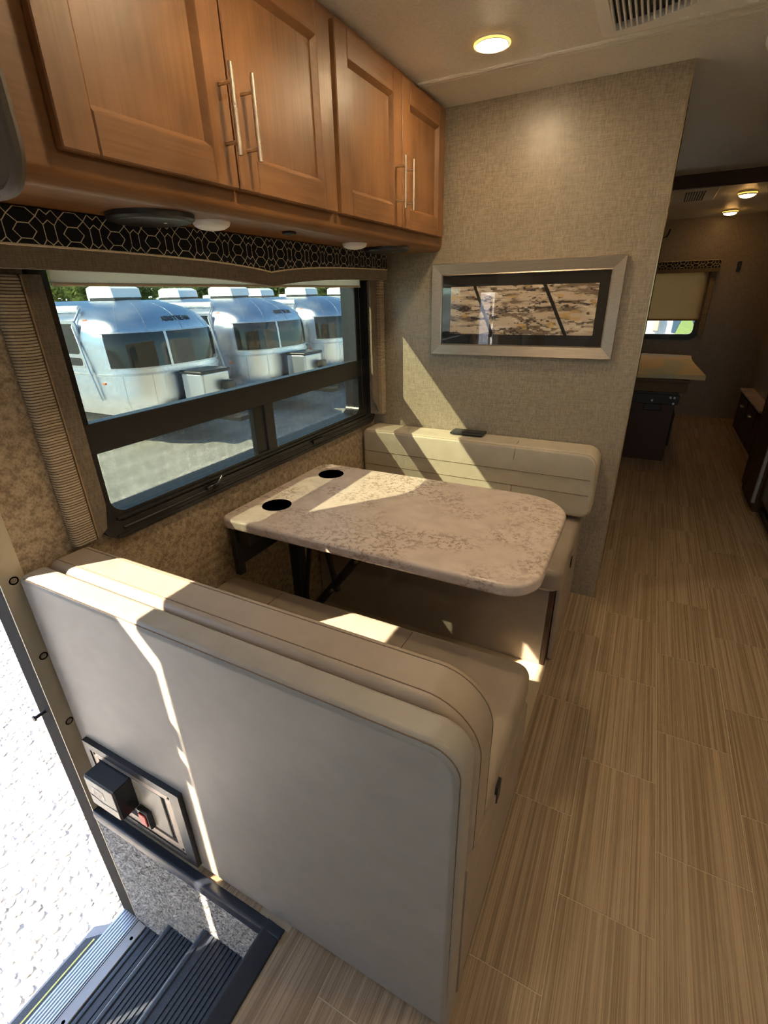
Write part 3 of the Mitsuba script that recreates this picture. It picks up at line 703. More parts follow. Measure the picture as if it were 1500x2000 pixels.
b2 = thing('dinette_bench', 'taupe vinyl bench against the partition below the framed picture', 'bench')
part(b2, 'back_cushion', slab('y', (-1.268 - 0.100) / 2, 0.646, 1.168, 0.308, (0.045, 0.06, 0.03, 0.03), 2.165, 2.315, 0.020, 0.012, n=9, puff=0.006), VINYL_LIT, 60)
ring2 = ring_rr(1.168, 0.308, (0.045, 0.06, 0.03, 0.03), 0.008, 9) + [(-1.268 - 0.100) / 2, 0.646]
part(b2, 'piping', tube([(p[0], 2.1705, p[1]) for p in ring2], 0.0018, 6, True), PIPING, 40, label='tan welt around the cushion face')
for z in (0.685, 0.612):
    part(b2, 'seam', tube([(-1.255, 2.1605, z), (-0.7, 2.1575, z - 0.002), (-0.12, 2.1605, z - 0.005)], 0.0014, 5), SEAM, 40, label='horizontal seam')
part(b2, 'seam', tube([(-0.46, 2.159, 0.610), (-0.46, 2.1605, 0.505)], 0.0014, 5), SEAM, 40, label='short upright seam')
part(b2, 'seam', tube([(-0.46, 2.24, 0.8013), (-0.46, 2.185, 0.8003), (-0.46, 2.168, 0.790), (-0.46, 2.163, 0.77), (-0.462, 2.160, 0.735)], 0.0014, 5), SEAM, 40, label='short upright seam')
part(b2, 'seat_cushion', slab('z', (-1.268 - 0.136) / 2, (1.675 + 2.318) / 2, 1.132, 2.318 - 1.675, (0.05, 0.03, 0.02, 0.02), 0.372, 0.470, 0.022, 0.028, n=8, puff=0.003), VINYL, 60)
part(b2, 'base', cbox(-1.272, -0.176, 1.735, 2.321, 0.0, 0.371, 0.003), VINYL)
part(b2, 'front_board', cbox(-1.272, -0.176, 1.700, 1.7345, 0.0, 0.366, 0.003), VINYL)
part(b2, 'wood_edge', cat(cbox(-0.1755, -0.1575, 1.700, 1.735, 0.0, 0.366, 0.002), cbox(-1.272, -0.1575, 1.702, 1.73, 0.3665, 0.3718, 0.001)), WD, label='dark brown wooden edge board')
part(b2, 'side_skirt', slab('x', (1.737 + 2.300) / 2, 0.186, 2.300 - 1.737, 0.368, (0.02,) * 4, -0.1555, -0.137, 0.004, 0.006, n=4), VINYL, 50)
part(b2, 'pull_tab', cbox(-0.1365, -0.1325, 1.98, 2.0, 0.335, 0.385, 0.001), BLACK, label='black webbing tab')
pad = thing('charging_pad', 'flat black charging pad on top of the far bench back', 'charging pad')
part(pad, 'body', cbox(-0.80, -0.635, 2.225, 2.305, 0.8045, 0.815, 0.003), BLACK)
part(pad, 'ridge', cbox(-0.745, -0.655, 2.245, 2.290, 0.815, 0.8175, 0.001), BLACKMET)

# ------------------------------------------------------------------ table
tb = thing('dinette_table', 'beige marbled dinette table with rounded end between the two benches', 'table')
TX0_, TX1_, TY0_, TY1_ = -1.212, -0.142, 1.062, 1.712
top = slab('z', (TX0_ + TX1_) / 2, (TY0_ + TY1_) / 2, TX1_ - TX0_, TY1_ - TY0_, (0.10, 0.16, 0.05, 0.04), 0.718, 0.757, 0.012, 0.012, n=12)
mm = m3.Manifold(m3.Mesh(np.asarray(top.vertices, np.float32), np.asarray(top.faces, np.uint32)))
CUPS = [(-1.092, 1.232), (-1.094, 1.592)]
for cx, cy in CUPS:
    mm = mm - m3.Manifold.cylinder(0.2, 0.046, 0.046, 40).translate((cx, cy, 0.65))
if mm.num_tri() < 50:
    mm = None
part(tb, 'top', mm if mm is not None else top, MARBLE, 40)
for cx, cy in CUPS:
    part(tb, 'cup_holder', lathe([(0.040, 0.7585), (0.0505, 0.7585), (0.0525, 0.7578), (0.0525, 0.7572), (0.0455, 0.7572), (0.0450, 0.690), (0.0, 0.686), (0.0, 0.690), (0.0415, 0.694), (0.0425, 0.757)], 40, (cx, cy, 0)), BLACKM, 40, label='black cup holder')
part(tb, 'wall_bracket', cat(cbox(-1.262, -1.235, 1.145, 1.175, 0.47, 0.716, 0.002), cbox(-1.262, -1.250, 1.15, 1.40, 0.50, 0.716, 0.002), cbox(-1.262, -1.18, 1.16, 1.34, 0.60, 0.716, 0.003), cbox(-1.262, -1.18, 1.34, 1.40, 0.665, 0.716, 0.003)), BLACK, label='black wall bracket')
part(tb, 'leg', cbox(-1.215, -1.165, 1.41, 1.46, 0.0, 0.717, 0.004), BLACKMET, label='black post')
part(tb, 'brace', cat(rod((-1.06, 1.43, 0.62), (-0.99, 1.43, 0.30), 0.012), rod((-1.10, 1.43, 0.60), (-1.18, 1.43, 0.10), 0.010)), BLACKMET, 40, label='black folding arm')
part(tb, 'brace', cat(rod((-0.70, 1.40, 0.715), (-1.16, 1.40, 0.12), 0.017)), BLACKMET, 40, label='black folding arm')
part(tb, 'pivot', cat(rod((-0.99, 1.375, 0.33), (-0.99, 1.45, 0.33), 0.008), rod((-0.86, 1.375, 0.50), (-0.86, 1.425, 0.50), 0.007)), NICKEL, 40)
part(tb, 'subframe', cbox(-1.22, -0.55, 1.30, 1.50, 0.700, 0.7178, 0.003), BLACKMET)

# ------------------------------------------------------------------ framed picture
pc = thing('framed_picture', 'wide picture of three brown streaked strips in a brushed silver frame on the partition', 'picture')
fx0, fx1, fz0, fz1, fw = -0.939, -0.125, 1.172, 1.565, 0.050
yb_, yo, ym = YP, YP - 0.030, YP - 0.019
corn_o = [(fx0, fz0), (fx1, fz0), (fx1, fz1), (fx0, fz1)]
corn_i = [(fx0 + fw, fz0 + fw), (fx1 - fw, fz0 + fw), (fx1 - fw, fz1 - fw), (fx0 + fw, fz1 - fw)]
def lerp(a, b, t): return (a[0] + (b[0] - a[0]) * t, a[1] + (b[1] - a[1]) * t)
for j in range(4):
    o1, o2, i1, i2 = corn_o[j], corn_o[(j + 1) % 4], corn_i[j], corn_i[(j + 1) % 4]
    levels = [(0.0, yb_), (0.0, YP - 0.026), (0.06, yo), (0.90, ym), (1.0, ym - 0.002), (1.0, yb_)]
    A = [(*lerp(o1, i1, t), y) for t, y in levels]; B = [(*lerp(o2, i2, t), y) for t, y in levels]
    V = np.array([(a[0], a[2], a[1]) for a in A] + [(b[0], b[2], b[1]) for b in B]); n_ = len(levels); F = []
    for q in range(n_):
        q2 = (q + 1) % n_
        F += [[q, q2, n_ + q2], [q, n_ + q2, n_ + q]]
    for q in range(1, n_ - 1):
        F += [[0, q + 1, q], [n_, n_ + q, n_ + q + 1]]
    bm = trimesh.Trimesh(V, np.array(F), process=False); bm.fix_normals()
    part(pc, 'frame_bar', bm, BRUSH)
part(pc, 'mat_board', box(fx0 + fw - 0.004, fx1 - fw + 0.004, YP - 0.010, YP - 0.002, fz0 + fw - 0.004, fz1 - fw + 0.004), MATB, label='black mat board')
az0, az1 = 1.266, 1.468
for poly in ([(-0.848, az1), (-0.744, az1), (-0.653, az0), (-0.848, az0)], [(-0.730, az1), (-0.438, az1), (-0.332, az0), (-0.637, az0)], [(-0.422, az1), (-0.214, az1), (-0.214, az0), (-0.316, az0)]):
    part(pc, 'art_strip', ext(Polygon(poly), 'y', YP - 0.0125, YP - 0.010), PAINT)
part(pc, 'glass', box(fx0 + fw - 0.003, fx1 - fw + 0.003, YP - 0.0170, YP - 0.0155, fz0 + fw - 0.003, fz1 - fw + 0.003), CLEAR, label='clear picture glass')

# ------------------------------------------------------------------ ceiling things
cl = thing('ceiling_light', 'lit warm round ceiling light above the dinette', 'light')
disc_light(cl, (-0.577, 1.862, ZC), 0.050, 0.016, WHITE, (LAMP * 1.0, LAMP * 0.75, LAMP * 0.45), WHITE)
for x, y, lab in ((-0.545, 1.00, 'lit round ceiling light above the near bench'), (0.62, 0.70, 'added unseen ceiling light above the aisle beside the camera'), (0.62, -0.75, 'added unseen ceiling light on the passenger side behind the camera'), (0.80, 2.05, 'added unseen ceiling light above the galley on the right')):  # aisle, passenger and galley lights are added, out of view, to fill the room
    cl = thing('ceiling_light', lab, 'light')
    disc_light(cl, (x, y, ZC), 0.050, 0.016, WHITE, (LAMP * 1.0, LAMP * 0.75, LAMP * 0.45), WHITE)
a_ = thing('ceiling_vent', 'white ceiling air conditioner cover with black slatted grille', 'air vent')
ac = rrect(-0.272, 0.42, 1.25, 1.955, 0.03)
grille = Polygon([(-0.245, 1.30), (0.10, 1.30), (0.05, 1.80), (-0.05, 1.875), (-0.16, 1.915), (-0.238, 1.925)])
part(a_, 'cover', ext(ac.difference(grille), 'z', ZC - 0.022, ZC - 0.0002), WHITE)
part(a_, 'duct', box(-0.262, 0.14, 1.28, 1.94, ZC - 0.004, ZC - 0.0015), BLACK, label='black opening')
for i in range(24):
    x = -0.236 + i * 0.0142
    y1 = np.interp(x, [-0.238, -0.16, -0.05, 0.05, 0.10], [1.925, 1.915, 1.875, 1.80, 1.30])
    if x < 0.10: part(a_, 'slat', box(x - 0.0022, x + 0.0022, 1.30, y1, ZC - 0.021, ZC - 0.010), WHITE)
for i in range(8):
    part(a_, 'ridge', cbox(-0.13 + i * 0.052, -0.105 + i * 0.052, 1.934, 1.945, ZC - 0.026, ZC - 0.021, 0.001), WHITE)
sd = thing('smoke_detector', 'small white round detector on the ceiling at the right edge', 'smoke detector')
part(sd, 'body', lathe([(0, 0), (0.045, 0), (0.045, -0.012), (0.038, -0.026), (0.0, -0.030)], 36, (0.207, 2.272, ZC)), WHITE, 30)

# ------------------------------------------------------------------ bedroom beyond the opening
for (y, lab) in ((5.36, 'lit round ceiling light in the bedroom nearer the header beam'), (6.50, 'lit round ceiling light in the bedroom nearer the rear wall')):
    cl = thing('ceiling_light', lab, 'light')
    disc_light(cl, (0.50, y, ZC), 0.060, 0.05, WHITE, (LAMP * 0.15, LAMP * 0.078, LAMP * 0.026), WHITE)
bv = thing('ceiling_vent', 'white bedroom ceiling vent with dark mesh behind the header beam', 'air vent')
part(bv, 'cover', cbox(-0.06, 0.28, 4.85, 5.55, ZC - 0.02, ZC - 0.0002, 0.004), WHITE)
part(bv, 'duct', box(0.055, 0.20, 5.00, 5.50, ZC - 0.0215, ZC - 0.02), BLACK, label='dark mesh opening')
for i in range(9): part(bv, 'slat', box(0.055 + i * 0.0178, 0.060 + i * 0.0178, 5.0, 5.5, ZC - 0.0245, ZC - 0.0215), WHITE)
hk = thing('coat_hook', 'small dark hook hanging at the partition edge below the header beam', 'hook')
hx, hy, hz = -0.040, 4.40, 1.80
part(hk, 'plate', cbox(-0.0742, -0.066, 4.30, 4.32, 1.80, 1.90, 0.002), BLACKMET)
part(hk, 'prong', tube([(-0.066, 4.31, 1.86), (-0.05, 4.31, 1.82), (-0.045, 4.31, 1.78), (-0.03, 4.31, 1.763), (-0.012, 4.31, 1.768), (-0.003, 4.31, 1.79), (0.002, 4.31, 1.815)], 0.006, 8), BLACKMET, 40)

struct('window_2', 'small black framed bedroom window', 'window')
part('window_2', 'frame', ext(rrect(-0.66, 0.495, 0.885, 1.66, 0.09).difference(rrect(-0.60, 0.435, 0.945, 1.60, 0.05)), 'y', YB - 0.014, YB + 0.02), BLACKM, 25)
part('window_2', 'pane', box(-0.63, 0.465, YB + 0.028, YB + 0.032, 0.915, 1.63), CABPANE)
rs = thing('roller_shade', 'tan roller shade half drawn over the bedroom window', 'roller shade')
part(rs, 'cloth', trimesh.Trimesh(np.array([(-0.64, YB - 0.053, 1.115), (0.465, YB - 0.053, 1.115), (0.465, YB - 0.053, 1.66), (-0.64, YB - 0.053, 1.66)]), np.array([[0, 1, 2], [0, 2, 3]]), process=False), BLIND)
part(rs, 'bottom_bar', cbox(-0.64, 0.465, YB - 0.058, YB - 0.048, 1.098, 1.116, 0.002), BLIND)
rv = thing('valance', 'dark lattice printed cornice over the bedroom window', 'valance')
part(rv, 'printed_face', cbox(-0.72, 0.555, YB - 0.13, YB - 0.11, 1.635, 1.712, 0.002), LATX)
part(rv, 'lower_band', cbox(-0.72, 0.557, YB - 0.132, YB - 0.108, 1.596, 1.6345, 0.002), TAUPE)
part(rv, 'piping', rod((-0.72, YB - 0.133, 1.713), (0.556, YB - 0.133, 1.713), 0.003, 6), CREAM, 40)
part(rv, 'end_return', cbox(0.535, 0.555, YB - 0.109, YB, 1.598, 1.71, 0.002), TAUPE)
rc = thing('side_curtain', 'narrow brown curtain panel beside the bedroom window', 'curtain')
part(rc, 'panel', slab('z', 0.515, YB - 0.04, 0.055, 0.06, (0.01,) * 4, 0.93, 1.596, 0.005, n=4), RIBFAB, 40)
part(rc, 'flap', box(0.455, 0.489, YB - 0.045, YB - 0.037, 0.99, 1.596), TAUPE)
sc = thing('wall_switch', 'small black bracket on the bedroom wall right of the window', 'switch')
part(sc, 'body', cbox(0.715, 0.75, YB - 0.022, YB, 1.595, 1.69, 0.004), BLACK)
bd = thing('bed', 'low bed with a bare foam slab on a brown skirted platform', 'bed')
def foam():
    nx, ny = 26, 26
    xs = np.linspace(-1.26, 0.475, nx); ysn = np.linspace(4.87, 6.45, ny)
    V, F = [], []
    for lay in (0, 1):
        for j, y in enumerate(ysn):
            for i, x in enumerate(xs):
                u = (x - xs[0]) / (xs[-1] - xs[0]); v = (y - ysn[0]) / (ysn[-1] - ysn[0])
                xx = x - (0.035 * math.sin(math.pi * v * 0.9) + 0.02 * v) * max(0, (u - 0.85) / 0.15) * (1 if v > 0 else 0)
                z = 0.722 + 0.035 * lay + 0.010 * math.cos(u * 5.0) * (1 - v) - 0.012 * max(0, (u - 0.80) / 0.20) ** 2 + 0.012 * math.sin(v * 3.1) + (0.006 * lay * math.sin(u * 7 + v * 5))
                V.append((xx, y, z + 0.02))
    def idx(l, j, i): return l * nx * ny + j * nx + i
    for l in (0, 1):
        for j in range(ny - 1):
            for i in range(nx - 1):
                q = [idx(l, j, i), idx(l, j, i + 1), idx(l, j + 1, i + 1), idx(l, j + 1, i)]
                if l == 0: q = q[::-1]
                F += [[q[0], q[1], q[2]], [q[0], q[2], q[3]]]
    for j in range(ny - 1):
        for i, s in ((0, 1), (nx - 1, -1)):
            q = [idx(0, j, i), idx(1, j, i), idx(1, j + 1, i), idx(0, j + 1, i)]
            if s < 0: q = q[::-1]
            F += [[q[0], q[1], q[2]], [q[0], q[2], q[3]]]
    for i in range(nx - 1):
        for j, s in ((0, -1), (ny - 1, 1)):
            q = [idx(0, j, i), idx(1, j, i), idx(1, j, i + 1), idx(0, j, i + 1)]
            if s < 0: q = q[::-1]
            F += [[q[0], q[1], q[2]], [q[0], q[2], q[3]]]
    m = trimesh.Trimesh(np.array(V), np.array(F), process=False); m.fix_normals(); return m
part(bd, 'foam_slab', foam(), FOAM, 40, label='cream foam slab')
part(bd, 'platform', cbox(-1.26, 0.365, 4.90, 6.45, 0.615, 0.735, 0.004), SKIRT)
part(bd, 'platform_edge', cbox(-1.26, 0.372, 4.885, 4.90, 0.700, 0.728, 0.002), TAUPE)
part(bd, 'base_cabinet', cbox(-1.26, 0.300, 4.893, 6.40, 0.0, 0.515, 0.003), mat('base_red_brown', principled((0.045, 0.018, 0.010), 0.4, 0.5)))
part(bd, 'slide_rail', cbox(-1.26, 0.322, 4.880, 4.893, 0.515, 0.598, 0.002), BLACK, label='black slide rail')
part(bd, 'slide_rail', cbox(0.06, 0.20, 4.878, 4.8925, 0.455, 0.515, 0.004), BLACK, label='black slide rail')
part(bd, 'rail_block', box(-1.26, 0.310, 4.893, 6.40, 0.515, 0.615), BLACK)
for x, z in ((0.118, 0.545), (0.255, 0.575), (0.285, 0.575), (0.285, 0.525)):
    part(bd, 'bolt', rod((x, 4.880, z), (x, 4.872, z), 0.009, 14), ALU, 40)
part(bd, 'side_rail', cbox(0.312, 0.326, 5.05, 6.2, 0.10, 0.40, 0.003), BLACK)
ns = thing('nightstand', 'low dark cabinet with a pale top in the far right corner of the bedroom', 'nightstand')
part(ns, 'body', cbox(1.015, XR - 0.001, 5.40, 6.62, 0.0, 0.395, 0.003), WD)
part(ns, 'top', cbox(0.995, XR - 0.001, 5.38, 6.64, 0.3955, 0.418, 0.003), MARBLE, label='pale marbled top')
for y in (5.75, 6.25):
    d_ = part(ns, 'drawer', cbox(1.006, 1.0148, y - 0.20, y + 0.20, 0.20, 0.37, 0.002), WD)
    scene[d_ + '__handle'] = mikit.ply(tube([(1.006, y - 0.04, 0.29), (0.985, y - 0.035, 0.29), (0.985, y + 0.035, 0.29), (1.006, y + 0.04, 0.29)], 0.006, 8), NICKEL, 40)
tc = thing('tall_cabinet', 'tall dark wooden pantry cabinet on the right of the aisle', 'cabinet')
part(tc, 'body', cbox(0.845, XR - 0.001, 3.905, 4.399, 0.0, ZC - 0.001, 0.003), WD)
part(tc, 'door', cbox(0.830, 0.8445, 3.91, 4.394, 0.06, 2.05, 0.002), WD)
part(tc, 'edge_trim', cbox(0.822, 0.845, 3.885, 3.904, 0.07, 2.05, 0.003), ALU, label='pale metal edge strip')
rf = thing('refrigerator', 'dark refrigerator standing before the pantry cabinet at the right edge', 'refrigerator')
part(rf, 'body', cbox(0.900, XR - 0.001, 3.30, 3.884, 0.05, 1.75, 0.004), BLACK)
part(rf, 'door', cbox(0.862, 0.899, 3.31, 3.88, 0.12, 1.74, 0.006), mat('fridge_front', principled((0.10, 0.085, 0.07), 0.25, 0.5, 0.6)))
part(rf, 'plinth', cbox(0.885, XR - 0.001, 3.30, 3.884, 0.0, 0.0495, 0.002), BLACK)

# ------------------------------------------------------------------ cab behind the camera (mirrored in the picture glass)
for x, lab in ((-0.72, 'grey cab seat behind the entry door on the driver side'), (0.55, 'grey cab seat on the passenger side')):
    s = thing('cab_seat', lab, 'seat')
    part(s, 'cushion', rbox(x - 0.25, x + 0.25, -1.45, -0.95, 0.30, 0.46, 0.05, 16), SEATG, 40)
    part(s, 'backrest', rbox(x - 0.24, x + 0.24, -0.98, -0.86, 0.45, 1.05, 0.05, 16), SEATG, 40)
    part(s, 'headrest', rbox(x - 0.13, x + 0.13, -0.96, -0.87, 1.08, 1.25, 0.04, 16), SEATG, 40)
    part(s, 'pedestal', cbox(x - 0.18, x + 0.18, -1.40, -1.0, 0.0, 0.30, 0.01), BLACK)

# ------------------------------------------------------------------ outside
struct('ground', 'pale gravel lot outside', 'ground')
put('ground', cat(trimesh.creation.box(extents=(160, 160, 0.2), transform=trimesh.transformations.translation_matrix((-40, 20, -1.10)))), GRAVEL)
gk = thing('gravel_stones', 'loose pale gravel stones outside the open door', 'gravel', kind='stuff')
ico = trimesh.creation.icosahedron()
iv, if_ = np.array(ico.vertices), np.array(ico.faces)
N = 9000
pos = np.c_[rng.uniform(-5.0, -1.36, N), rng.uniform(-0.25, 2.0, N), np.full(N, -1.0)]
sc_ = rng.uniform(0.006, 0.017, N) * (1 + 0.35 * (-pos[:, 0] - 1.36) / 3)
VV = iv[None] * rng.uniform(0.7, 1.3, (N, 12, 1)) * sc_[:, None, None] * np.array([1, 1, 0.7])
ang = rng.uniform(0, 2 * np.pi, N)
R = np.zeros((N, 3, 3)); R[:, 0, 0] = np.cos(ang); R[:, 0, 1] = -np.sin(ang); R[:, 1, 0] = np.sin(ang); R[:, 1, 1] = np.cos(ang); R[:, 2, 2] = 1
VV = np.einsum('nij,nkj->nki', R, VV) + pos[:, None] + np.array([0, 0, 1])[None, None] * (sc_ * 0.3)[:, None, None]
FF = (if_[None] + (np.arange(N) * 12)[:, None, None]).reshape(-1, 3)
scene[gk] = mikit.ply((VV.reshape(-1, 3), FF), PEB)

# silver trailers: surface given by height z and arc position s
TWH, TLF, TZB, TZT = 1.19, 0.95, -0.38, 1.49
NS = 2.7
def hw(z):
    s = np.clip((z - 0.75) / (TZT - 0.75), 0, 1)
    lo = np.clip((-0.05 - z) / 0.35, 0, 1)
    return TWH * (1 - s ** 2.6) ** (1 / 2.6) * (1 - 0.10 * lo ** 2)
def nosex(z):
    s = np.clip((z - 0.82) / (TZT - 0.82), 0, 1)
    lo = np.clip((-0.05 - z) / 0.35, 0, 1)
    return -1.25 * (1 - (1 - s ** 2.2) ** (1 / 2.2)) - 0.10 * lo ** 2 - 0.05 * np.clip((z - 0.3) / 0.6, 0, 1)
def surf(th, z, off=0.0):
    """th: -pi/2 .. pi/2 from the left side round the nose to the right side; local x forward, nose at x = 0."""
    c, s = math.cos(th), math.sin(th)
    w_ = hw(z)
    lf = TLF * (0.35 + 0.65 * w_ / TWH)
    x = nosex(z) - lf + lf * abs(c) ** (2 / NS)
    y = w_ * math.copysign(abs(s) ** (2 / NS), s)
    if off:
        nx, ny = abs(c) ** (2 - 2 / NS) / lf, math.copysign(abs(s) ** (2 - 2 / NS), s) / max(w_, 0.05)
        l = math.hypot(nx, ny); x += off * nx / l; y += off * ny / l
    return (x, y, z)
XBACK = -7.0
def trailer_body():
    zs = np.r_[np.linspace(TZB, 0.75, 16), TZT - (TZT - 0.75) * (1 - np.sin(np.linspace(0.06, 1.0, 22) * np.pi / 2))]
    zs[-1] = TZT - 0.0005
    ths = np.linspace(-math.pi / 2, math.pi / 2, 61)
    rows = []
    for z in zs:
        r = [(XBACK, -hw(z), z)] + [surf(t, z) for t in ths] + [(XBACK, hw(z), z)]
        rows.append(r)
    V = np.array(rows).reshape(-1, 3); m_ = len(rows[0]); F = []
    for i in range(len(rows) - 1):
        for j in range(m_ - 1):
            a, b, c, d = i * m_ + j, i * m_ + j + 1, (i + 1) * m_ + j + 1, (i + 1) * m_ + j
            F += [[a, b, c], [a, c, d]]
        F += [[i * m_ + m_ - 1, i * m_, (i + 1) * m_], [i * m_ + m_ - 1, (i + 1) * m_, (i + 1) * m_ + m_ - 1]]
    for base, rev in ((0, True), ((len(rows) - 1) * m_, False)):
        c_ = len(V); V = np.vstack([V, V[base:base + m_].mean(0)])
        for j in range(m_):
            q = [c_, base + j, base + (j + 1) % m_]
            F.append(q[::-1] if rev else q)
    m = trimesh.Trimesh(V, np.array(F), process=False)
    return m
def patch(t0, t1, z0, z1, off, nt=14, nz=6, skew=0.0):
    """A pane following the nose between two arc angles, as a thin closed shell."""
    L = []
    for o in (off, 0.002):
        for j in range(nz + 1):
            for i in range(nt + 1):
                u, v = i / nt, j / nz
                L.append(surf(math.radians(t0 + (t1 - t0) * u + skew * (v - 0.5)), z0 + (z1 - z0) * v, o))
    V = np.array(L); F = []; W = nt + 1; S = W * (nz + 1)
    for j in range(nz):
        for i in range(nt):
            q = [j * W + i, j * W + i + 1, (j + 1) * W + i + 1, (j + 1) * W + i]
            F += [[q[0], q[1], q[2]], [q[0], q[2], q[3]], [S + q[0], S + q[2], S + q[1]], [S + q[0], S + q[3], S + q[2]]]
    edge_ = [(0, i, 0, i + 1) for i in range(nt)] + [(nz, i + 1, nz, i) for i in range(nt)] + [(j + 1, 0, j, 0) for j in range(nz)] + [(j, nt, j + 1, nt) for j in range(nz)]
    for (a, b, c, d) in edge_:
        p, q = a * W + b, c * W + d
        F += [[p, S + p, S + q], [p, S + q, q]]
    m = trimesh.Trimesh(V, np.array(F), process=False)
    return m
def side_patch(x0, x1, z0, z1, r, t):
    p = rrect(x0, x1, z0, z1, r)
    return ext(p, 'y', -hw((z0 + z1) / 2) - t, -hw((z0 + z1) / 2) + 0.02)
def lettering():
    tm = meshkit.text_mesh('AIRSTREAM', 0.075, 0.004, True)
    v = np.array(tm.vertices); v[:, 0] -= v[:, 0].max() / 2
    out = []
    for a, b, c in v:
        z = 1.145 + b * 0.90; y = a * 1.05 + 0.08
        w_ = hw(z); lf = TLF * (0.35 + 0.65 * w_ / TWH)
        x = nosex(z) - lf + lf * (1 - min(abs(y / w_), 0.999) ** NS) ** (1 / NS)
        out.append((x + 0.004 + c, y, z + 0.003))
    return trimesh.Trimesh(np.array(out), np.array(tm.faces), process=False)
AIR = [('body', trailer_body(), SKIN, 40, None)]
AIR += [('front_window', patch(-70, -11, 0.44, 0.985, 0.010), DKGLASS, 40, 'dark curved window'), ('front_window', patch(-9, 42, 0.44, 0.985, 0.010), DKGLASS, 40, 'dark curved window'), ('front_window', patch(45, 68, 0.44, 0.985, 0.010), DKGLASS, 40, 'dark curved window')]
AIR += [('window_frame', cat(patch(-74, 72, 0.985, 1.010, 0.016, 40, 1), patch(-74, 72, 0.415, 0.44, 0.016, 40, 1), patch(-11, -9, 0.43, 0.99, 0.016, 2, 4), patch(42, 45, 0.43, 0.99, 0.014, 2, 4)), ALU, 40, None)]
AIR += [('rub_rail', cat(patch(-88, 88, 0.31, 0.345, 0.014, 50, 1), box(XBACK, -1.0, -TWH - 0.012, -TWH + 0.01, 0.31, 0.345)), ALU, 40, None)]
AIR += [('side_window', side_patch(-1.62, -1.17, 0.66, 1.14, 0.06, 0.012), DKGLASS, False, None), ('side_window', side_patch(-1.55, -1.17, 0.47, 0.60, 0.05, 0.012), DKGLASS, False, None), ('side_window', side_patch(-3.4, -2.5, 0.62, 1.10, 0.06, 0.012), DKGLASS, False, None)]
AIR += [('window_surround', cat(ext(rrect(-1.68, -1.11, 0.43, 1.19, 0.08).difference(rrect(-1.62, -1.17, 0.66, 1.14, 0.06)).difference(rrect(-1.55, -1.17, 0.47, 0.60, 0.05)), 'y', -TWH - 0.008, -TWH + 0.02)), ALU, False, None)]
AIR += [('awning_roll', rod((XBACK, -0.93, 1.36), (-1.30, -0.93, 1.36), 0.055, 14), ACW, 40, 'white awning roll'),
        ('awning_arm', cat(tube([(-1.28, -0.95, 1.36), (-1.20, -1.20, 1.10), (-0.98, -1.24, 0.40), (-0.86, -1.22, -0.10)], 0.018, 8), tube([(-1.20, -1.19, 1.15), (-1.02, -1.23, 0.55), (-1.0, -1.22, 0.35)], 0.012, 8)), ALU, 40, None),
        ('marker_lamp', cat(rbox(-1.10, -0.98, -1.07, -1.01, 1.16, 1.20, 0.015, 10)), ORANGE, 40, 'amber marker lamp'), ('marker_lamp', rbox(-0.78, -0.70, -1.20, -1.14, 0.17, 0.21, 0.015, 10), ORANGE, 40, 'amber marker lamp'),
        ('marker_lamp', rbox(-0.20, -0.10, -0.80, -0.74, -0.46, -0.40, 0.015, 10), ORANGE, 40, 'amber marker lamp')]
AIR += [('seam_strip', cat([patch(t - 0.35, t + 0.35, 1.012, 1.46, 0.006, 1, 12) for t in (-52, -24, 2, 30, 55)] + [patch(t - 0.3, t + 0.3, -0.33, 0.31, 0.005, 1, 6) for t in (-60, -30, 0, 26, 55)]), ALU, 40, None)]
AIR += [('lettering', lettering(), BLACK, False, 'black raised lettering AIRSTREAM')]
def hatch():
    a = patch(0, 24, -0.25, 0.13, 0.004, 8, 3); return a
AIR += [('access_door', hatch(), SKIN, 40, None), ('sticker', patch(3, 7, 0.19, 0.30, 0.004, 2, 1), ACW, 40, 'small white sticker')]
AIR += [('propane_cover', rbox(0.10, 0.62, -0.30, 0.36, -0.42, 0.30, 0.05, 16), ALU, 40, 'bright metal gas bottle cover'), ('cover_lid', rbox(0.08, 0.64, -0.32, 0.38, 0.28, 0.335, 0.025, 12), BLACK, 40, 'dark lid'),
        ('hitch_jack', cat(rod((0.72, 0.20, -0.45), (0.72, 0.20, 0.0), 0.035), rbox(0.64, 0.80, 0.10, 0.30, -0.05, 0.14, 0.04, 12), rod((0.72, 0.27, 0.02), (0.72, 0.36, 0.02), 0.035)), BLACK, 40, 'black hitch jack'),
        ('tow_frame', cat(cbox(-0.3, 1.2, -0.12, 0.12, -0.52, -0.44, 0.01), cbox(-0.8, 0.5, -0.55, 0.60, -0.50, -0.42, 0.01)), BLACK, False, None)]
AIR += [('belly', cbox(XBACK + 0.1, -1.0, -0.95, 0.95, -0.62, -0.39, 0.05), BLACK, False, None)]
def wheel(x, y):
    m = trimesh.creation.cylinder(0.34, 0.2, sections=28); m.apply_transform(trimesh.transformations.rotation_matrix(math.pi / 2, (1, 0, 0))); m.apply_translation((x, y, -0.66)); return m
for x in (-3.6, -4.45):
    for y in (-1.02, 1.02): AIR += [('wheel', wheel(x, y), RUBBER, 40, None)]
def roof_unit(xc):
    P = [(xc - 0.37, 0.0), (xc + 0.37, 0.0), (xc + 0.34, 0.15), (xc + 0.22, 0.205), (xc - 0.27, 0.205), (xc - 0.36, 0.16)]
    m = trimesh.convex.convex_hull(np.array([(x, y * (1 - 0.12 * (z > 0.2)), 1.485 + 0.045 + z) for x, z in P for y in (-0.29, 0.29)]))
    return m
UNIT = mikit.ply(roof_unit(0.0), ACW, 15)
UBASE = mikit.ply(cbox(-0.36, 0.36, -0.26, 0.26, 1.47, 1.53, 0.005), BLACK)
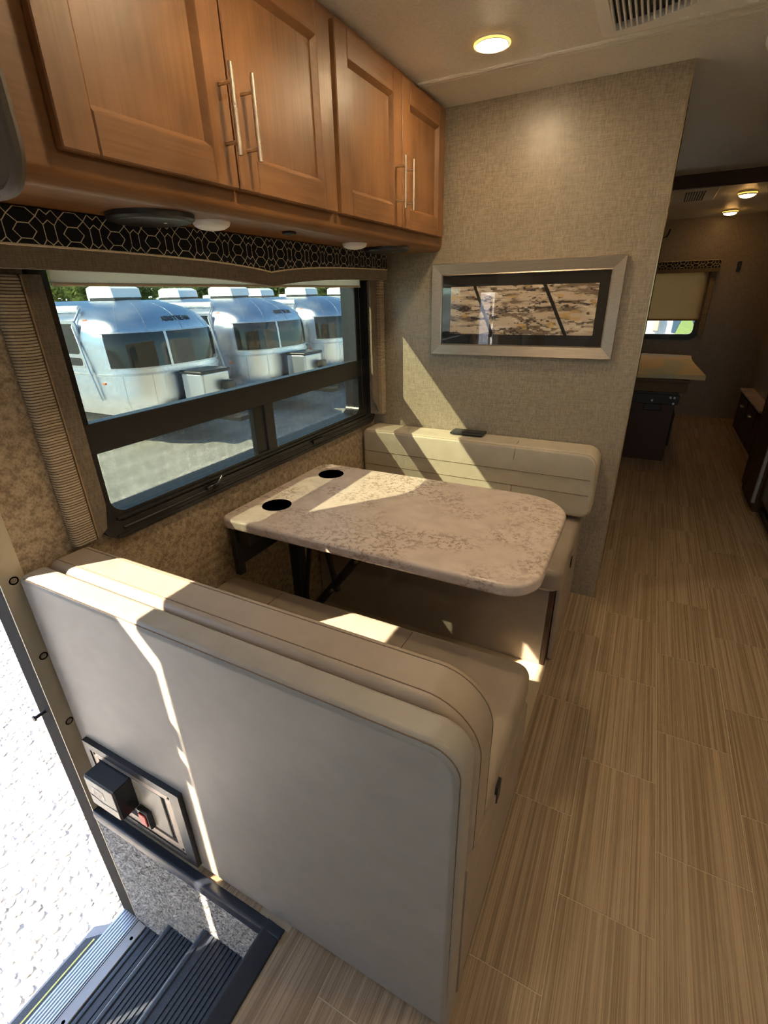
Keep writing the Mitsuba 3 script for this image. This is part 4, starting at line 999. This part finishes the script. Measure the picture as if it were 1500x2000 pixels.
for xc in (-2.5, -0.95 - 1.6): AIR += [('roof_vent', cbox(xc - 0.2, xc + 0.2, 0.2, 0.6, 1.46, 1.56, 0.02), ACW, False, None)]
AIRP = [(n, mikit.ply(m, b, s), l) for n, m, b, s, l in AIR]
XN = -7.35
for i, lab in enumerate(('rounded silver travel trailer nearest the curtain seen through the window, all its front in view', 'second silver travel trailer, between the nearest one and the one cut by the window stile', 'third silver travel trailer cut off by the right window stile', 'silver trailer beyond the third one, only its roof unit showing')):
    t = thing('travel_trailer', lab, 'trailer')
    M = T().translate([XN, 6.40 + 3.0 * i, -0.02])
    for n, s, l in AIRP:
        k = share(t, n, s, M)
        if l: labels[k] = {'label': l}
    for xc in ((-1.62, -4.7), (-1.65, -3.35), (-1.75, -3.35), (-2.3,))[i]:
        k = share(t, 'roof_unit', UNIT, T().translate([XN + xc, 6.40 + 3.0 * i, -0.02])); labels[k] = {'label': 'white roof air conditioner'}
        share(t, 'unit_base', UBASE, T().translate([XN + xc, 6.40 + 3.0 * i, -0.02]))

# trees beyond the lot
def tree(x, y, h, r, lab):
    t = thing('tree', lab, 'tree', 'trees behind the silver trailers')
    part(t, 'trunk', tube([(x, y, -1.0), (x + 0.1, y, h * 0.35), (x, y + 0.1, h * 0.7)], [0.25, 0.18, 0.08], 8), BARK, 40)
    n = 5200
    c = rng.normal(size=(26, 3)); c /= np.linalg.norm(c, axis=1, keepdims=True); c *= rng.uniform(0.25, 0.8, (26, 1)) * np.array([r, r, h * 0.45])
    which = rng.integers(0, 26, n)
    d = rng.normal(size=(n, 3)); d /= np.linalg.norm(d, axis=1, keepdims=True)
    p = c[which] + d * (rng.uniform(0.5, 1.0, (n, 1)) ** 0.5) * r * 0.42 + np.array([x, y, h * 0.50])
    p[:, 2] = np.maximum(p[:, 2], -0.95)
    a = rng.normal(size=(n, 3)); a /= np.linalg.norm(a, axis=1, keepdims=True)
    b = np.cross(a, rng.normal(size=(n, 3))); b /= np.linalg.norm(b, axis=1, keepdims=True)
    s = rng.uniform(0.11, 0.24, (n, 1))
    V = np.stack([p - a * s, p + b * s * 0.6, p + a * s, p - b * s * 0.6], 1).reshape(-1, 3)
    q = np.arange(n)[:, None] * 4
    F = np.vstack([np.hstack([q, q + 1, q + 2]), np.hstack([q, q + 2, q + 3])])
    part(t, 'foliage', (V, F), LEAF, kind='stuff')
TREES = [(-27, 12.5, 5.6, 3.0, 'bushy green tree seen at the left end of the window above the nearest silver trailer'), (-29, 20.5, 5.2, 3.1, 'green tree behind the nearest silver trailer'),
         (-28, 28.5, 5.8, 3.2, 'green tree between the nearest and the second silver trailer'), (-29, 36.5, 5.3, 3.1, 'green tree behind the second silver trailer'),
         (-28, 44.5, 5.8, 3.2, 'green tree behind the third silver trailer'), (-29, 52.5, 5.4, 3.1, 'green tree seen at the right end of the window'),
         (-38, 24.0, 7.0, 3.4, 'taller tree farther back in the gap behind the nearest trailer'), (-38, 34.0, 6.6, 3.4, 'taller tree farther back behind the second trailer'), (-38, 45.5, 7.2, 3.4, 'taller tree farther back behind the second and third trailers'), (-38, 57.0, 6.6, 3.4, 'taller tree farther back behind the third trailer')]
for x, y, h, r, lab in TREES: tree(x, y, h, r, lab)

tk = thing('parked_truck', 'white truck parked behind the bedroom window', 'truck')
part(tk, 'cab', cbox(-2.4, 2.4, 9.6, 12.0, -0.4, 1.9, 0.15), TRUCKW)
part(tk, 'windshield', cbox(0.30, 0.85, 9.575, 9.598, 0.78, 1.35, 0.01), TRUCKG)
part(tk, 'side_glass', cbox(-1.0, -0.12, 9.575, 9.598, 0.80, 1.35, 0.01), TRUCKG)
part(tk, 'mirror', cbox(0.02, 0.12, 9.45, 9.57, 0.80, 1.1, 0.02), GREYLAB)
part(tk, 'vest', trimesh.convex.convex_hull(np.array([(0.36, 9.55, 0.76), (0.66, 9.55, 0.76), (0.56, 9.55, 0.98), (0.42, 9.55, 0.98), (0.36, 9.574, 0.76), (0.66, 9.574, 0.76), (0.56, 9.574, 0.98), (0.42, 9.574, 0.98)])), GREENC, label='yellow green cloth behind the glass')
for x in (-1.7, 1.7):
    part(tk, 'wheel', (lambda m: (m.apply_transform(trimesh.transformations.rotation_matrix(math.pi / 2, (0, 1, 0))), m.apply_translation((x, 10.3, -0.5)), m)[2])(trimesh.creation.cylinder(0.5, 0.3, sections=28)), RUBBER, 40)
